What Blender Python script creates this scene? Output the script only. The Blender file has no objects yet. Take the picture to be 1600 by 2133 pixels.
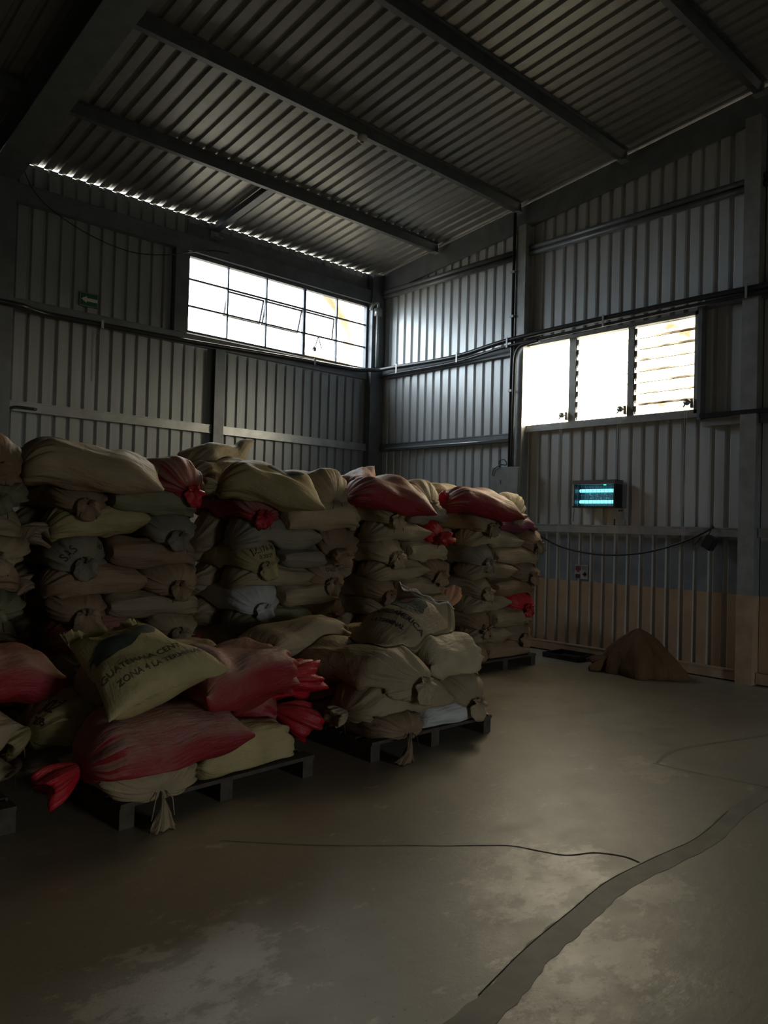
import bpy, math, random
import numpy as np
from mathutils import Vector, Matrix
from mathutils.bvhtree import BVHTree

scene = bpy.context.scene
col = scene.collection
PI = math.pi

# ------------------------------------------------------------------ camera
CAM = Vector((-8.247, -9.228, 1.55))
cR = Vector((0.73599158, -0.67644526, 0.02717003))
cU = Vector((-0.03180252, 0.00554292, 0.9994788))
cF = Vector((0.6762433, 0.73647205, 0.01743312))
cam_d = bpy.data.cameras.new('camera')
cam_d.sensor_fit = 'HORIZONTAL'
cam_d.sensor_width = 36.0
cam_d.lens = 36.0 * 1577.3 / 1600.0
cam_d.clip_start = 0.05
cam = bpy.data.objects.new('camera', cam_d)
col.objects.link(cam)
M = Matrix.Identity(4)
for i in range(3):
    M[i][0], M[i][1], M[i][2], M[i][3] = cR[i], cU[i], -cF[i], CAM[i]
cam.matrix_world = M
scene.camera = cam

# ------------------------------------------------------------------ sky and light
scene.view_settings.view_transform = 'Standard'
scene.view_settings.look = 'None'
scene.view_settings.exposure = 0.0
scene.view_settings.gamma = 1.0
scene.view_settings.use_curve_mapping = False
SKY = 10.0
world = bpy.data.worlds.new('overcast_sky')
scene.world = world
world.use_nodes = True
wn = world.node_tree
wn.nodes.clear()
w_out = wn.nodes.new('ShaderNodeOutputWorld')
w_bg = wn.nodes.new('ShaderNodeBackground')
# hazy bright sky: the sun stands behind thin cloud on the +X side
w_tc = wn.nodes.new('ShaderNodeTexCoord')
w_dot = wn.nodes.new('ShaderNodeVectorMath'); w_dot.operation = 'DOT_PRODUCT'
w_dot.inputs[1].default_value = (0.88, -0.20, 0.43)
wn.links.new(w_tc.outputs['Generated'], w_dot.inputs[0])
w_mr = wn.nodes.new('ShaderNodeMapRange'); w_mr.interpolation_type = 'SMOOTHSTEP'
w_mr.inputs[1].default_value, w_mr.inputs[2].default_value = 0.15, 1.0
wn.links.new(w_dot.outputs['Value'], w_mr.inputs[0])
w_mix = wn.nodes.new('ShaderNodeMix'); w_mix.data_type = 'RGBA'
w_mix.inputs[6].default_value = (1.0, 1.12, 1.20, 1)
w_mix.inputs[7].default_value = (2.15, 1.9, 1.45, 1)
wn.links.new(w_mr.outputs[0], w_mix.inputs[0])
wn.links.new(w_mix.outputs[2], w_bg.inputs['Color'])
w_bg.inputs['Strength'].default_value = SKY
wn.links.new(w_bg.outputs[0], w_out.inputs[0])

def portal(name, loc, rot, sx, sy):
    d = bpy.data.lights.new(name, 'AREA')
    d.shape = 'RECTANGLE'
    d.size, d.size_y = sx, sy
    d.cycles.is_portal = True
    o = bpy.data.objects.new(name, d)
    col.objects.link(o)
    o.location = loc
    o.rotation_euler = rot
portal('sky_portal_long_window', (-1.87, 0.06, 4.56), (-PI/2, 0, 0), 3.3, 1.1)
portal('sky_portal_louvre_window', (0.1, -4.16, 3.44), (0, PI/2, 0), 1.25, 2.5)
FILL_DOOR = (-6.0, -4.5, 2.45)          # x0, x1, height of an unseen doorway added behind the camera for fill light
portal('sky_portal_fill_doorway', ((FILL_DOOR[0]+FILL_DOOR[1])/2, -16.05, FILL_DOOR[2]/2), (PI/2, 0, 0), FILL_DOOR[1]-FILL_DOOR[0], FILL_DOOR[2])
cy = scene.cycles
cy.max_bounces = 8
cy.diffuse_bounces = 5
cy.glossy_bounces = 4
cy.transparent_max_bounces = 12
cy.caustics_reflective = False
cy.caustics_refractive = False
cy.sample_clamp_indirect = 4.0
cy.use_denoising = True

# ------------------------------------------------------------------ materials
def new_mat(name):
    m = bpy.data.materials.new(name)
    m.use_nodes = True
    nt = m.node_tree
    b = nt.nodes['Principled BSDF']
    return m, nt, b
def N(nt, t, **k):
    n = nt.nodes.new(t)
    for a, v in k.items():
        if a in n.inputs: n.inputs[a].default_value = v
        else: setattr(n, a, v)
    return n
def L(nt, a, b): nt.links.new(a, b)
def mixc(nt, fac, a, b, mode='MIX'):
    n = nt.nodes.new('ShaderNodeMix'); n.data_type = 'RGBA'; n.blend_type = mode
    for sock, v in ((n.inputs[0], fac), (n.inputs[6], a), (n.inputs[7], b)):
        if hasattr(v, 'is_output'): nt.links.new(v, sock)
        elif isinstance(v, (int, float)): sock.default_value = v
        else: sock.default_value = (*v, 1) if len(v) == 3 else v
    return n.outputs[2]
def ramp(nt, src, p0, p1, c0=0.0, c1=1.0):
    n = nt.nodes.new('ShaderNodeMapRange')
    n.inputs[1].default_value, n.inputs[2].default_value = p0, p1
    n.inputs[3].default_value, n.inputs[4].default_value = c0, c1
    nt.links.new(src, n.inputs[0])
    return n.outputs[0]
def noise(nt, vec, scale, detail=4, rough=0.55):
    n = N(nt, 'ShaderNodeTexNoise')
    n.inputs['Scale'].default_value = scale
    n.inputs['Detail'].default_value = detail
    n.inputs['Roughness'].default_value = rough
    if vec is not None: nt.links.new(vec, n.inputs['Vector'])
    return n.outputs['Fac']
def mapping(nt, src, scale):
    n = N(nt, 'ShaderNodeMapping')
    n.inputs['Scale'].default_value = scale
    nt.links.new(src, n.inputs['Vector'])
    return n.outputs[0]
def bump(nt, b, h, strength, dist):
    n = N(nt, 'ShaderNodeBump')
    n.inputs['Strength'].default_value = strength
    n.inputs['Distance'].default_value = dist
    nt.links.new(h, n.inputs['Height'])
    nt.links.new(n.outputs[0], b.inputs['Normal'])
def simple(name, c, rough=0.5, metal=0.0, var=0.15, nscale=6.0):
    m, nt, b = new_mat(name)
    g = N(nt, 'ShaderNodeNewGeometry').outputs['Position']
    f = noise(nt, g, nscale)
    dark = tuple(x * (1 - 2*var) for x in c)
    L(nt, mixc(nt, ramp(nt, f, 0.3, 0.7), dark, c), b.inputs['Base Color'])
    b.inputs['Roughness'].default_value = rough
    b.inputs['Metallic'].default_value = metal
    return m

def sheet_mat(name, c, rough, metal, band=False):
    m, nt, b = new_mat(name)
    g = N(nt, 'ShaderNodeNewGeometry').outputs['Position']
    st = mapping(nt, g, (6, 6, 0.5))
    f = noise(nt, st, 1.5)
    base = mixc(nt, ramp(nt, f, 0.3, 0.75), tuple(x*0.82 for x in c), c)
    if band:
        s = N(nt, 'ShaderNodeSeparateXYZ'); L(nt, g, s.inputs[0])
        nz = noise(nt, g, 14.0)
        zz = N(nt, 'ShaderNodeMath', operation='MULTIPLY_ADD'); L(nt, nz, zz.inputs[0])
        zz.inputs[1].default_value = 0.02; L(nt, s.outputs[2], zz.inputs[2])
        pan = ramp(nt, s.outputs[0], 0.004, 0.010, 1, 0)      # the roller painted only the proud flats
        low = ramp(nt, zz.outputs[0], 0.925, 0.930, 1, 0)
        mid = ramp(nt, zz.outputs[0], 1.49, 1.53, 1, 0)
        p = noise(nt, g, 5.0)
        slate = mixc(nt, ramp(nt, p, .3, .7), (0.20, 0.225, 0.25), (0.27, 0.30, 0.325))
        beige = mixc(nt, ramp(nt, p, .3, .7), (0.46, 0.315, 0.20), (0.55, 0.38, 0.25))
        f1 = N(nt, 'ShaderNodeMath', operation='MULTIPLY'); L(nt, mid, f1.inputs[0]); L(nt, pan, f1.inputs[1])
        base = mixc(nt, f1.outputs[0], base, slate)
        f2 = N(nt, 'ShaderNodeMath', operation='MULTIPLY'); L(nt, low, f2.inputs[0])
        f2.inputs[1].default_value = 1.0
        pan2 = N(nt, 'ShaderNodeMath', operation='MAXIMUM'); L(nt, pan, pan2.inputs[0]); pan2.inputs[1].default_value = 0.45
        L(nt, pan2.outputs[0], f2.inputs[1])
        base = mixc(nt, f2.outputs[0], base, beige)
    L(nt, base, b.inputs['Base Color'])
    L(nt, ramp(nt, noise(nt, mapping(nt, g, (3, 3, .2)), 1.0, 2), 0.2, 0.8, rough-0.03, rough+0.03), b.inputs['Roughness'])
    b.inputs['Metallic'].default_value = metal
    return m

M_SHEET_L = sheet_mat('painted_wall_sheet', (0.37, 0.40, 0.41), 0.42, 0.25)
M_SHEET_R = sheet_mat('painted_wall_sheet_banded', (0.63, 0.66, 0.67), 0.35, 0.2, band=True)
M_ROOF = sheet_mat('galvanised_roof_sheet', (0.34, 0.335, 0.31), 0.42, 0.45)
M_STEEL = simple('grey_steel_paint', (0.20, 0.22, 0.24), 0.42, 0.2)
M_STEEL_LT = simple('galvanised_channel', (0.46, 0.48, 0.48), 0.35, 0.4)
M_PURLIN = simple('dark_purlin_paint', (0.13, 0.14, 0.15), 0.45, 0.2)
M_BLACK = simple('black_plastic', (0.018, 0.019, 0.022), 0.38)
M_PIPE = simple('black_pipe', (0.03, 0.032, 0.036), 0.3)
M_ALU = simple('aluminium_frame', (0.5, 0.5, 0.48), 0.35, 0.6)
M_FRAME = simple('grey_window_frame', (0.16, 0.17, 0.2), 0.5)
M_WHITE = simple('white_plastic', (0.6, 0.6, 0.57), 0.5)
M_BOX = simple('grey_enclosure', (0.3, 0.32, 0.31), 0.45)
M_WOOD = simple('dark_pallet_wood', (0.085, 0.065, 0.045), 0.8, 0, 0.25, 18)
M_GREEN = simple('green_sign_paint', (0.01, 0.12, 0.06), 0.5)
M_SIGNW = simple('white_sign_paint', (0.7, 0.72, 0.7), 0.5)
M_PAPER = simple('poster_paper', (0.42, 0.40, 0.40), 0.7)
M_RED = simple('poster_red', (0.22, 0.03, 0.035), 0.6)
M_INK = simple('dark_print_ink', (0.035, 0.03, 0.03), 0.7)
M_INKG = simple('faded_green_print', (0.055, 0.075, 0.055), 0.7, 0, 0.25, 30)
M_INKR = simple('faded_red_print', (0.16, 0.035, 0.04), 0.7)
M_INKF = simple('faded_brown_print', (0.13, 0.10, 0.06), 0.7)
M_STRING = simple('pale_twine', (0.36, 0.30, 0.2), 0.8)
M_STRINGD = simple('dark_twine', (0.05, 0.04, 0.03), 0.8)
M_DUCT = simple('outside_duct_paint', (0.6, 0.45, 0.25), 0.6)
M_GROUND = simple('outside_ground_gravel', (0.17, 0.155, 0.13), 0.9, 0, 0.1, 2)
M_PEACH = simple('peach_paper', (0.8, 0.42, 0.24), 0.7)

def emit(name, c, s):
    m, nt, b = new_mat(name)
    b.inputs['Base Color'].default_value = (*c, 1)
    b.inputs['Emission Color'].default_value = (*c, 1)
    b.inputs['Emission Strength'].default_value = s
    return m
M_TUBE = emit('ultraviolet_tube', (0.16, 0.76, 1.0), 2.6)
M_LED = emit('indicator_lamp', (0.1, 1.0, 0.6), 1.0)

def glass_mat(name, tint, dirt):
    m, nt, b = new_mat(name)
    nt.nodes.remove(b)
    out = nt.nodes['Material Output']
    tr = N(nt, 'ShaderNodeBsdfTransparent')
    gl = N(nt, 'ShaderNodeBsdfGlossy'); gl.inputs['Roughness'].default_value = 0.05
    df = N(nt, 'ShaderNodeBsdfTranslucent'); df.inputs['Color'].default_value = (0.7, 0.6, 0.45, 1)
    g = N(nt, 'ShaderNodeNewGeometry').outputs['Position']
    f = ramp(nt, noise(nt, mapping(nt, g, (1, 1, 2.2)), 2.2, 3), 0.42, 0.62, 0, dirt)
    tr.inputs['Color'].default_value = (*tint, 1)
    m1 = N(nt, 'ShaderNodeMixShader'); L(nt, f, m1.inputs[0]); L(nt, tr.outputs[0], m1.inputs[1]); L(nt, df.outputs[0], m1.inputs[2])
    m2 = N(nt, 'ShaderNodeMixShader'); m2.inputs[0].default_value = 0.05
    L(nt, m1.outputs[0], m2.inputs[1]); L(nt, gl.outputs[0], m2.inputs[2])
    L(nt, m2.outputs[0], out.inputs[0])
    return m
M_GLASS = glass_mat('window_glass', (0.96, 0.98, 1.0), 0.08)

def louvre_mat():
    # panes coated with grain dust, thickest over the bay furthest from the corner
    m, nt, b = new_mat('dusty_louvre_glass')
    nt.nodes.remove(b)
    out = nt.nodes['Material Output']
    g = N(nt, 'ShaderNodeNewGeometry').outputs['Position']
    s = N(nt, 'ShaderNodeSeparateXYZ'); L(nt, g, s.inputs[0])
    bay = ramp(nt, s.outputs[1], -4.05, -4.75, 0, 1)
    cl = ramp(nt, noise(nt, mapping(nt, g, (1, 1.2, 2.6)), 1.7, 3), 0.35, 0.65)
    film = N(nt, 'ShaderNodeMath', operation='MULTIPLY'); L(nt, bay, film.inputs[0]); L(nt, ramp(nt, cl, 0, 1, .55, 1.0), film.inputs[1])
    dust = mixc(nt, cl, (0.085, 0.075, 0.057), (0.066, 0.053, 0.037))
    tr = N(nt, 'ShaderNodeBsdfTransparent'); L(nt, mixc(nt, film.outputs[0], (0.97, 0.94, 0.86), dust), tr.inputs['Color'])
    gl = N(nt, 'ShaderNodeBsdfGlossy'); gl.inputs['Roughness'].default_value = 0.08
    m2 = N(nt, 'ShaderNodeMixShader'); m2.inputs[0].default_value = 0.05
    L(nt, tr.outputs[0], m2.inputs[1]); L(nt, gl.outputs[0], m2.inputs[2]); L(nt, m2.outputs[0], out.inputs[0])
    return m

def floor_mat():
    m, nt, b = new_mat('worn_concrete')
    g = N(nt, 'ShaderNodeNewGeometry').outputs['Position']
    a = noise(nt, g, 0.9, 6, 0.6)
    c = noise(nt, g, 4.0, 8, 0.65)
    d = noise(nt, mapping(nt, g, (1, 1.6, 1)), 11.0, 8, 0.7)
    base = mixc(nt, ramp(nt, a, 0.3, 0.7), (0.265, 0.23, 0.168), (0.335, 0.293, 0.215))
    base = mixc(nt, ramp(nt, c, 0.45, 0.8, 0, 0.35), base, (0.24, 0.195, 0.135))
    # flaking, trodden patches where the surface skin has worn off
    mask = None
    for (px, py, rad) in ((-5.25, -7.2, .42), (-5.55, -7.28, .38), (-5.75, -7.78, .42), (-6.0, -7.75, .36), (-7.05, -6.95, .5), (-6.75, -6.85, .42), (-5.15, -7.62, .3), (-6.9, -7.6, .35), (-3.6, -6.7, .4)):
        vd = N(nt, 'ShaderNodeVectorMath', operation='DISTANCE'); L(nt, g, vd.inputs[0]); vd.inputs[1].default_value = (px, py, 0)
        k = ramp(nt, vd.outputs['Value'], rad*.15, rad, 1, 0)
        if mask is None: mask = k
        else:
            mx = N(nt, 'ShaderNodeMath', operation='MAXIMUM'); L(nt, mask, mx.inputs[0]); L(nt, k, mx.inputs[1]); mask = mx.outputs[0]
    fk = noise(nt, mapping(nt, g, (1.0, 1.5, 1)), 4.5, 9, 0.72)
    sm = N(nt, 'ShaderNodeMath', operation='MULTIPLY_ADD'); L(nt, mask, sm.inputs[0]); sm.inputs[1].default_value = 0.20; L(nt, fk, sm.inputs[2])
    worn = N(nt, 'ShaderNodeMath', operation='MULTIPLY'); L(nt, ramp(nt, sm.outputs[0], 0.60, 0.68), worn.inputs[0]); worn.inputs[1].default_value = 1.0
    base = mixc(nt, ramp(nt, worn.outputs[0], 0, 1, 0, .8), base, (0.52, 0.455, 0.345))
    sp = noise(nt, g, 60.0, 2)
    base = mixc(nt, ramp(nt, sp, 0.68, 0.74, 0, 0.6), base, (0.07, 0.06, 0.045))
    L(nt, base, b.inputs['Base Color'])
    r = N(nt, 'ShaderNodeMath', operation='MULTIPLY_ADD')
    L(nt, ramp(nt, c, 0.35, 0.7, 0.34, 0.48), r.inputs[0]); r.inputs[1].default_value = 1.0
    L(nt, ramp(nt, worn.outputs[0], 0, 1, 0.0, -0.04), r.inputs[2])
    L(nt, r.outputs[0], b.inputs['Roughness'])
    b.inputs['Specular IOR Level'].default_value = 0.75
    bump(nt, b, d, 0.25, 0.01)
    return m
M_LOUVRE = louvre_mat()
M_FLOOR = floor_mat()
M_EDGE = glass_mat('glass_edge', (.10, .085, .06), 0.0)
M_STRIP = simple('dark_joint_mortar', (0.25, 0.215, 0.155), 0.55, 0, 0.2, 5)
M_CRACK = simple('crack_dirt', (0.03, 0.026, 0.02), 0.9)

def sack_mat(name, c, dust=0.0, rough=0.62, dustc=(0.42, 0.32, 0.23)):
    m, nt, b = new_mat(name)
    uv = N(nt, 'ShaderNodeTexCoord')
    geo = N(nt, 'ShaderNodeNewGeometry')
    oi = N(nt, 'ShaderNodeObjectInfo').outputs['Random']
    f = noise(nt, geo.outputs['Position'], 5.0, 5)
    base = mixc(nt, ramp(nt, f, 0.3, 0.7), tuple(x*0.78 for x in c), c)
    v = ramp(nt, oi, 0, 1, 0.82, 1.12)
    hs = N(nt, 'ShaderNodeHueSaturation'); L(nt, v, hs.inputs['Value']); L(nt, base, hs.inputs['Color'])
    base = hs.outputs[0]
    if dust > 0:
        s = N(nt, 'ShaderNodeSeparateXYZ'); L(nt, geo.outputs['True Normal'], s.inputs[0])
        up = ramp(nt, s.outputs[2], -0.05, 0.75, 0, dust)     # grain dust lies on upward faces
        k = N(nt, 'ShaderNodeMath', operation='MULTIPLY'); L(nt, up, k.inputs[0])
        L(nt, ramp(nt, noise(nt, geo.outputs['Position'], 9, 6), 0.25, 0.6, 0.5, 1), k.inputs[1])
        base = mixc(nt, k.outputs[0], base, dustc)
    L(nt, base, b.inputs['Base Color'])
    b.inputs['Roughness'].default_value = rough
    b.inputs['Specular IOR Level'].default_value = 0.35
    h1 = noise(nt, mapping(nt, uv.outputs['UV'], (3.5, 16, 1)), 1.6, 5, 0.6)
    h2 = noise(nt, geo.outputs['Position'], 22.0, 3)
    ad = N(nt, 'ShaderNodeMath', operation='MULTIPLY_ADD'); L(nt, h2, ad.inputs[0]); ad.inputs[1].default_value = 0.35; L(nt, h1, ad.inputs[2])
    bump(nt, b, ad.outputs[0], 0.8, 0.022)
    return m
SM = {
    'tan': sack_mat('tan_woven_plastic', (0.40, 0.305, 0.185)),
    'buff': sack_mat('buff_woven_plastic', (0.47, 0.38, 0.235)),
    'yellow': sack_mat('yellowish_woven_plastic', (0.44, 0.36, 0.17)),
    'brown': sack_mat('brown_woven_plastic', (0.33, 0.22, 0.13)),
    'grey': sack_mat('greyish_woven_plastic', (0.27, 0.235, 0.17)),
    'olive': sack_mat('olive_woven_plastic', (0.27, 0.26, 0.15)),
    'white': sack_mat('white_woven_plastic', (0.66, 0.65, 0.60)),
    'red': sack_mat('red_woven_plastic', (0.33, 0.025, 0.032), 0.85, 0.55, (0.36, 0.23, 0.17)),
    'crimson': sack_mat('bright_red_plastic', (0.56, 0.016, 0.03), 0.1, 0.4),
    'mauve': sack_mat('mauve_woven_plastic', (0.30, 0.075, 0.11), 0.35, 0.5, (0.35, 0.27, 0.33)),
    'jute': sack_mat('brown_jute_cloth', (0.17, 0.095, 0.042), 0, 0.9),
}

# ------------------------------------------------------------------ mesh helpers
def obj(name, verts, faces, mat, parent=None, smooth=False, uvs=None):
    me = bpy.data.meshes.new(name)
    me.from_pydata([tuple(map(float, v)) for v in verts], [], [tuple(map(int, f)) for f in faces])
    me.materials.append(mat)
    if smooth:
        me.polygons.foreach_set('use_smooth', [True] * len(me.polygons))
    if uvs is not None:
        lay = me.uv_layers.new(name='UVMap')
        idx = np.empty(len(me.loops), dtype=np.int32)
        me.loops.foreach_get('vertex_index', idx)
        lay.data.foreach_set('uv', np.asarray(uvs, dtype=np.float32)[idx].ravel())
    me.update()
    o = bpy.data.objects.new(name, me)
    col.objects.link(o)
    if parent is not None:
        o.parent = parent
        o.matrix_parent_inverse = parent.matrix_basis.inverted()
    return o
def empty(name, loc=(0, 0, 0)):
    o = bpy.data.objects.new(name, None)
    o.empty_display_size = 0.1
    col.objects.link(o)
    o.location = loc
    return o
def tag(o, label, cat, group=None):
    o['label'] = label
    o['category'] = cat
    if group: o['group'] = group
    return o
def struct(o):
    o['kind'] = 'structure'
    return o
class MB:
    def __init__(s): s.v, s.f = [], []
    def add(s, v, f):
        n = len(s.v); s.v += [tuple(p) for p in v]; s.f += [tuple(i + n for i in q) for q in f]; return s
    def box(s, x0, x1, y0, y1, z0, z1, dz=None):
        # dz(x, y) -> extra height for sloping members
        d = dz or (lambda x, y: 0)
        v = [(x, y, z + d(x, y)) for z in (z0, z1) for y in (y0, y1) for x in (x0, x1)]
        return s.add(v, [(0, 2, 3, 1), (4, 5, 7, 6), (0, 1, 5, 4), (2, 6, 7, 3), (0, 4, 6, 2), (1, 3, 7, 5)])
    def tube(s, pts, r, n=8, cap=True):
        pts = [Vector(p) for p in pts]
        rings = []
        up = None
        for i, p in enumerate(pts):
            d = (pts[min(i+1, len(pts)-1)] - pts[max(i-1, 0)]).normalized()
            if up is None: up = Vector((0, 0, 1)) if abs(d.z) < 0.9 else Vector((1, 0, 0))
            a = d.cross(up).normalized(); up = a.cross(d).normalized()
            rr = r[i] if isinstance(r, (list, tuple)) else r
            rings.append([p + (a*math.cos(2*PI*k/n) + up*math.sin(2*PI*k/n))*rr for k in range(n)])
        v = [q for R_ in rings for q in R_]
        f = [(i*n+k, i*n+(k+1) % n, (i+1)*n+(k+1) % n, (i+1)*n+k) for i in range(len(rings)-1) for k in range(n)]
        if cap: f += [tuple(range(n))[::-1], tuple((len(rings)-1)*n+k for k in range(n))]
        return s.add(v, f)
    def build(s, name, mat, parent=None, smooth=False): return obj(name, s.v, s.f, mat, parent, smooth)
def smooth_path(pts, k=6):
    P = [np.array(p, float) for p in pts]; out = []
    for i in range(len(P)-1):
        p0, p1, p2, p3 = P[max(i-1, 0)], P[i], P[i+1], P[min(i+2, len(P)-1)]
        for j in range(k):
            t = j/k
            out.append(0.5*((2*p1)+(-p0+p2)*t+(2*p0-5*p1+4*p2-p3)*t*t+(-p0+3*p1-3*p2+p3)*t**3))
    out.append(P[-1])
    return [tuple(p) for p in out]

# ------------------------------------------------------------------ room shell
RZ0, RS = 5.62, 0.11                       # roof underside: z = RZ0 + RS * (-y)
roofz = lambda y: RZ0 + RS * (-y)
PITCH = 0.164
PROF = [(0.0, 0.0), (0.098, 0.0), (0.110, 0.028), (0.146, 0.028), (0.164, 0.0)]
def profile(u0, u1):
    pts = []; k = math.floor(u0 / PITCH + 1e-6)
    while True:
        for a, d in PROF[:-1]:
            u = k*PITCH + a
            if u0 - 1e-6 <= u <= u1 + 1e-6: pts.append((u, d))
        k += 1
        if k*PITCH > u1 + 1e-6: break
    if not pts or pts[0][0] > u0 + 1e-4: pts.insert(0, (u0, 0.0))
    if pts[-1][0] < u1 - 1e-4: pts.append((u1, 0.0))
    return pts
def sheet(parent, u0, u1, v0, v1, fn, mat, off=0.0):
    P = profile(u0, u1)
    rows = [(lambda u: v0(u) if callable(v0) else v0), (lambda u: v1(u) if callable(v1) else v1)]
    V = [fn(u, r(u), d + off) for r in rows for u, d in P]
    n = len(P)
    F = [(i, i+1, n+i+1, n+i) for i in range(n-1)]
    return obj('sheet', V, F, mat, parent)
def spans(a, b, cuts):
    e = sorted(set([a, b] + [c for c in cuts if a < c < b]))
    return list(zip(e[:-1], e[1:]))

# floor, with joint and cracks lying in it
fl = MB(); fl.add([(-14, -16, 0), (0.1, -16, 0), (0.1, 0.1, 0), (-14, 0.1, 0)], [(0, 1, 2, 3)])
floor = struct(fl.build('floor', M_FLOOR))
def ribbon(name, pts, w, mat, z=0.0012):
    P = smooth_path(pts, 8); V = []; rnd = random.Random(len(pts))
    for i, p in enumerate(P):
        a = Vector(P[max(i-1, 0)]); b = Vector(P[min(i+1, len(P)-1)])
        d = (b - a).normalized(); n = Vector((-d.y, d.x, 0))
        ww = (w[0] + (w[1]-w[0])*i/(len(P)-1) if isinstance(w, tuple) else w) * (0.9 + 0.2*rnd.random())
        q = Vector((p[0], p[1], z)); V += [q + n*ww, q - n*ww]
    F = [(2*i+1, 2*i+3, 2*i+2, 2*i) for i in range(len(P)-1)]
    return obj(name, V, F, mat, floor)
ribbon('joint_strip', [(-7.6, -7.72, 0), (-6.9, -7.70, 0), (-6.27, -7.66, 0), (-5.92, -7.58, 0), (-5.55, -7.53, 0), (-5.2, -7.485, 0), (-4.8, -7.5, 0), (-4.4, -7.52, 0), (-3.9, -7.46, 0), (-3.3, -7.44, 0), (-2.2, -7.43, 0), (-0.6, -7.45, 0)], (0.06, 0.045), M_STRIP)
ribbon('crack', [(-6.27, -7.6, 0), (-5.92, -7.53, 0), (-5.55, -7.48, 0), (-5.2, -7.437, 0), (-4.8, -7.45, 0), (-4.4, -7.472, 0), (-3.9, -7.415, 0)], (0.0022, 0.0016), M_CRACK, 0.002)
ribbon('crack', [(-6.3, -6.0, 0), (-5.95, -6.35, 0), (-5.63, -6.61, 0), (-5.5, -6.72, 0), (-5.33, -6.85, 0), (-5.23, -6.94, 0), (-5.17, -7.07, 0), (-5.11, -7.17, 0), (-4.98, -7.24, 0), (-4.91, -7.35, 0), (-4.91, -7.43, 0)], (0.002, 0.006), M_CRACK, 0.002)
ribbon('crack', [(-3.42, -6.71, 0), (-3.39, -6.96, 0), (-3.33, -7.2, 0), (-3.3, -7.4, 0)], 0.012, M_STRIP)
ribbon('crack', [(-3.4, -6.73, 0), (-2.93, -6.67, 0), (-1.99, -6.92, 0), (-1.2, -7.0, 0)], 0.012, M_STRIP)

# left wall, plane y = 0
WX0, WX1, WZ0, WZ1 = -3.47, -0.28, 4.04, 5.09      # long window
EAVE = 5.614
wall_left = struct(empty('wall_left'))
fL = lambda u, v, d: (u, d + 0.002, v)
LC = [-PITCH*6*k for k in range(0, 7)] + [WX0, WX1]
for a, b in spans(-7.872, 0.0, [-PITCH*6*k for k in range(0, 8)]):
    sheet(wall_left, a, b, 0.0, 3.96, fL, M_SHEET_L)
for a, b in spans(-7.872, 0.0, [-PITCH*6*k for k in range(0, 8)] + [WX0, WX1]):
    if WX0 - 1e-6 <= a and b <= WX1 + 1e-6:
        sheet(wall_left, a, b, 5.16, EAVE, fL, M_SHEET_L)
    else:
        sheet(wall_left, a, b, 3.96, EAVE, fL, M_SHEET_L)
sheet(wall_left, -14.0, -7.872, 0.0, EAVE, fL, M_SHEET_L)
def channel_x(name, x0, x1, zt, h, dep, mat, parent, y=0.0):
    # C channel along X: web towards the room, lips top and bottom
    m = MB()
    m.box(x0, x1, y-dep, y-dep+0.006, zt-h, zt)
    m.box(x0, x1, y-dep+0.006, y-0.002, zt-0.006, zt)
    m.box(x0, x1, y-dep+0.006, y-0.002, zt-h, zt-h+0.006)
    m.box(x0, x1, y-dep-0.006, y-dep, zt-0.014, zt)
    m.box(x0, x1, y-dep-0.006, y-dep, zt-h, zt-h+0.014)
    return m.build(name, mat, parent)
def channel_y(name, y0, y1, zt, h, dep, mat, parent):
    m = MB()
    m.box(-dep, -dep+0.006, y0, y1, zt-h, zt)
    m.box(-dep+0.006, -0.002, y0, y1, zt-0.006, zt)
    m.box(-dep+0.006, -0.002, y0, y1, zt-h, zt-h+0.006)
    m.box(-dep-0.006, -dep, y0, y1, zt-0.014, zt)
    m.box(-dep-0.006, -dep, y0, y1, zt-h, zt-h+0.014)
    return m.build(name, mat, parent)
channel_x('girt', -5.66, -3.05, 2.85, 0.115, 0.06, M_STEEL_LT, wall_left)
channel_x('girt', -2.89, -0.2, 2.85, 0.115, 0.06, M_STEEL_LT, wall_left)
channel_x('girt', -5.66, -0.2, 4.02, 0.14, 0.06, M_STEEL, wall_left)
channel_x('girt', -5.66, -0.2, 1.60, 0.115, 0.06, M_STEEL_LT, wall_left)
channel_x('girt', -5.66, -0.2, 0.12, 0.11, 0.05, M_STEEL, wall_left)
channel_x('girt', -8.5, -5.95, 4.02, 0.14, 0.06, M_STEEL, wall_left)
channel_x('eave_beam', -5.66, -0.2, 5.32, 0.21, 0.10, M_STEEL, wall_left)
MB().box(WX0, WX1, -0.03, -0.002, 5.09, 5.13).box(WX0, WX1, -0.012, -0.002, 5.30, 5.52).build('lintel_plate', M_STEEL, wall_left)
MB().box(-3.05, -2.90, -0.012, -0.002, 0, 3.88).box(-2.98, -2.97, -0.10, -0.012, 0, 3.88).box(-3.05, -2.90, -0.112, -0.10, 0, 3.88).build('column', M_STEEL, wall_left)
MB().box(-3.66, -3.48, -0.09, -0.002, 4.02, 5.11).build('window_post', M_STEEL, wall_left)
MB().box(-5.97, -5.66, -0.22, -0.002, 0, 5.62).build('column', M_STEEL, wall_left)
MB().box(-0.27, -0.012, -0.14, -0.004, 0, 5.60).build('column', M_STEEL, wall_left)

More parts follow.
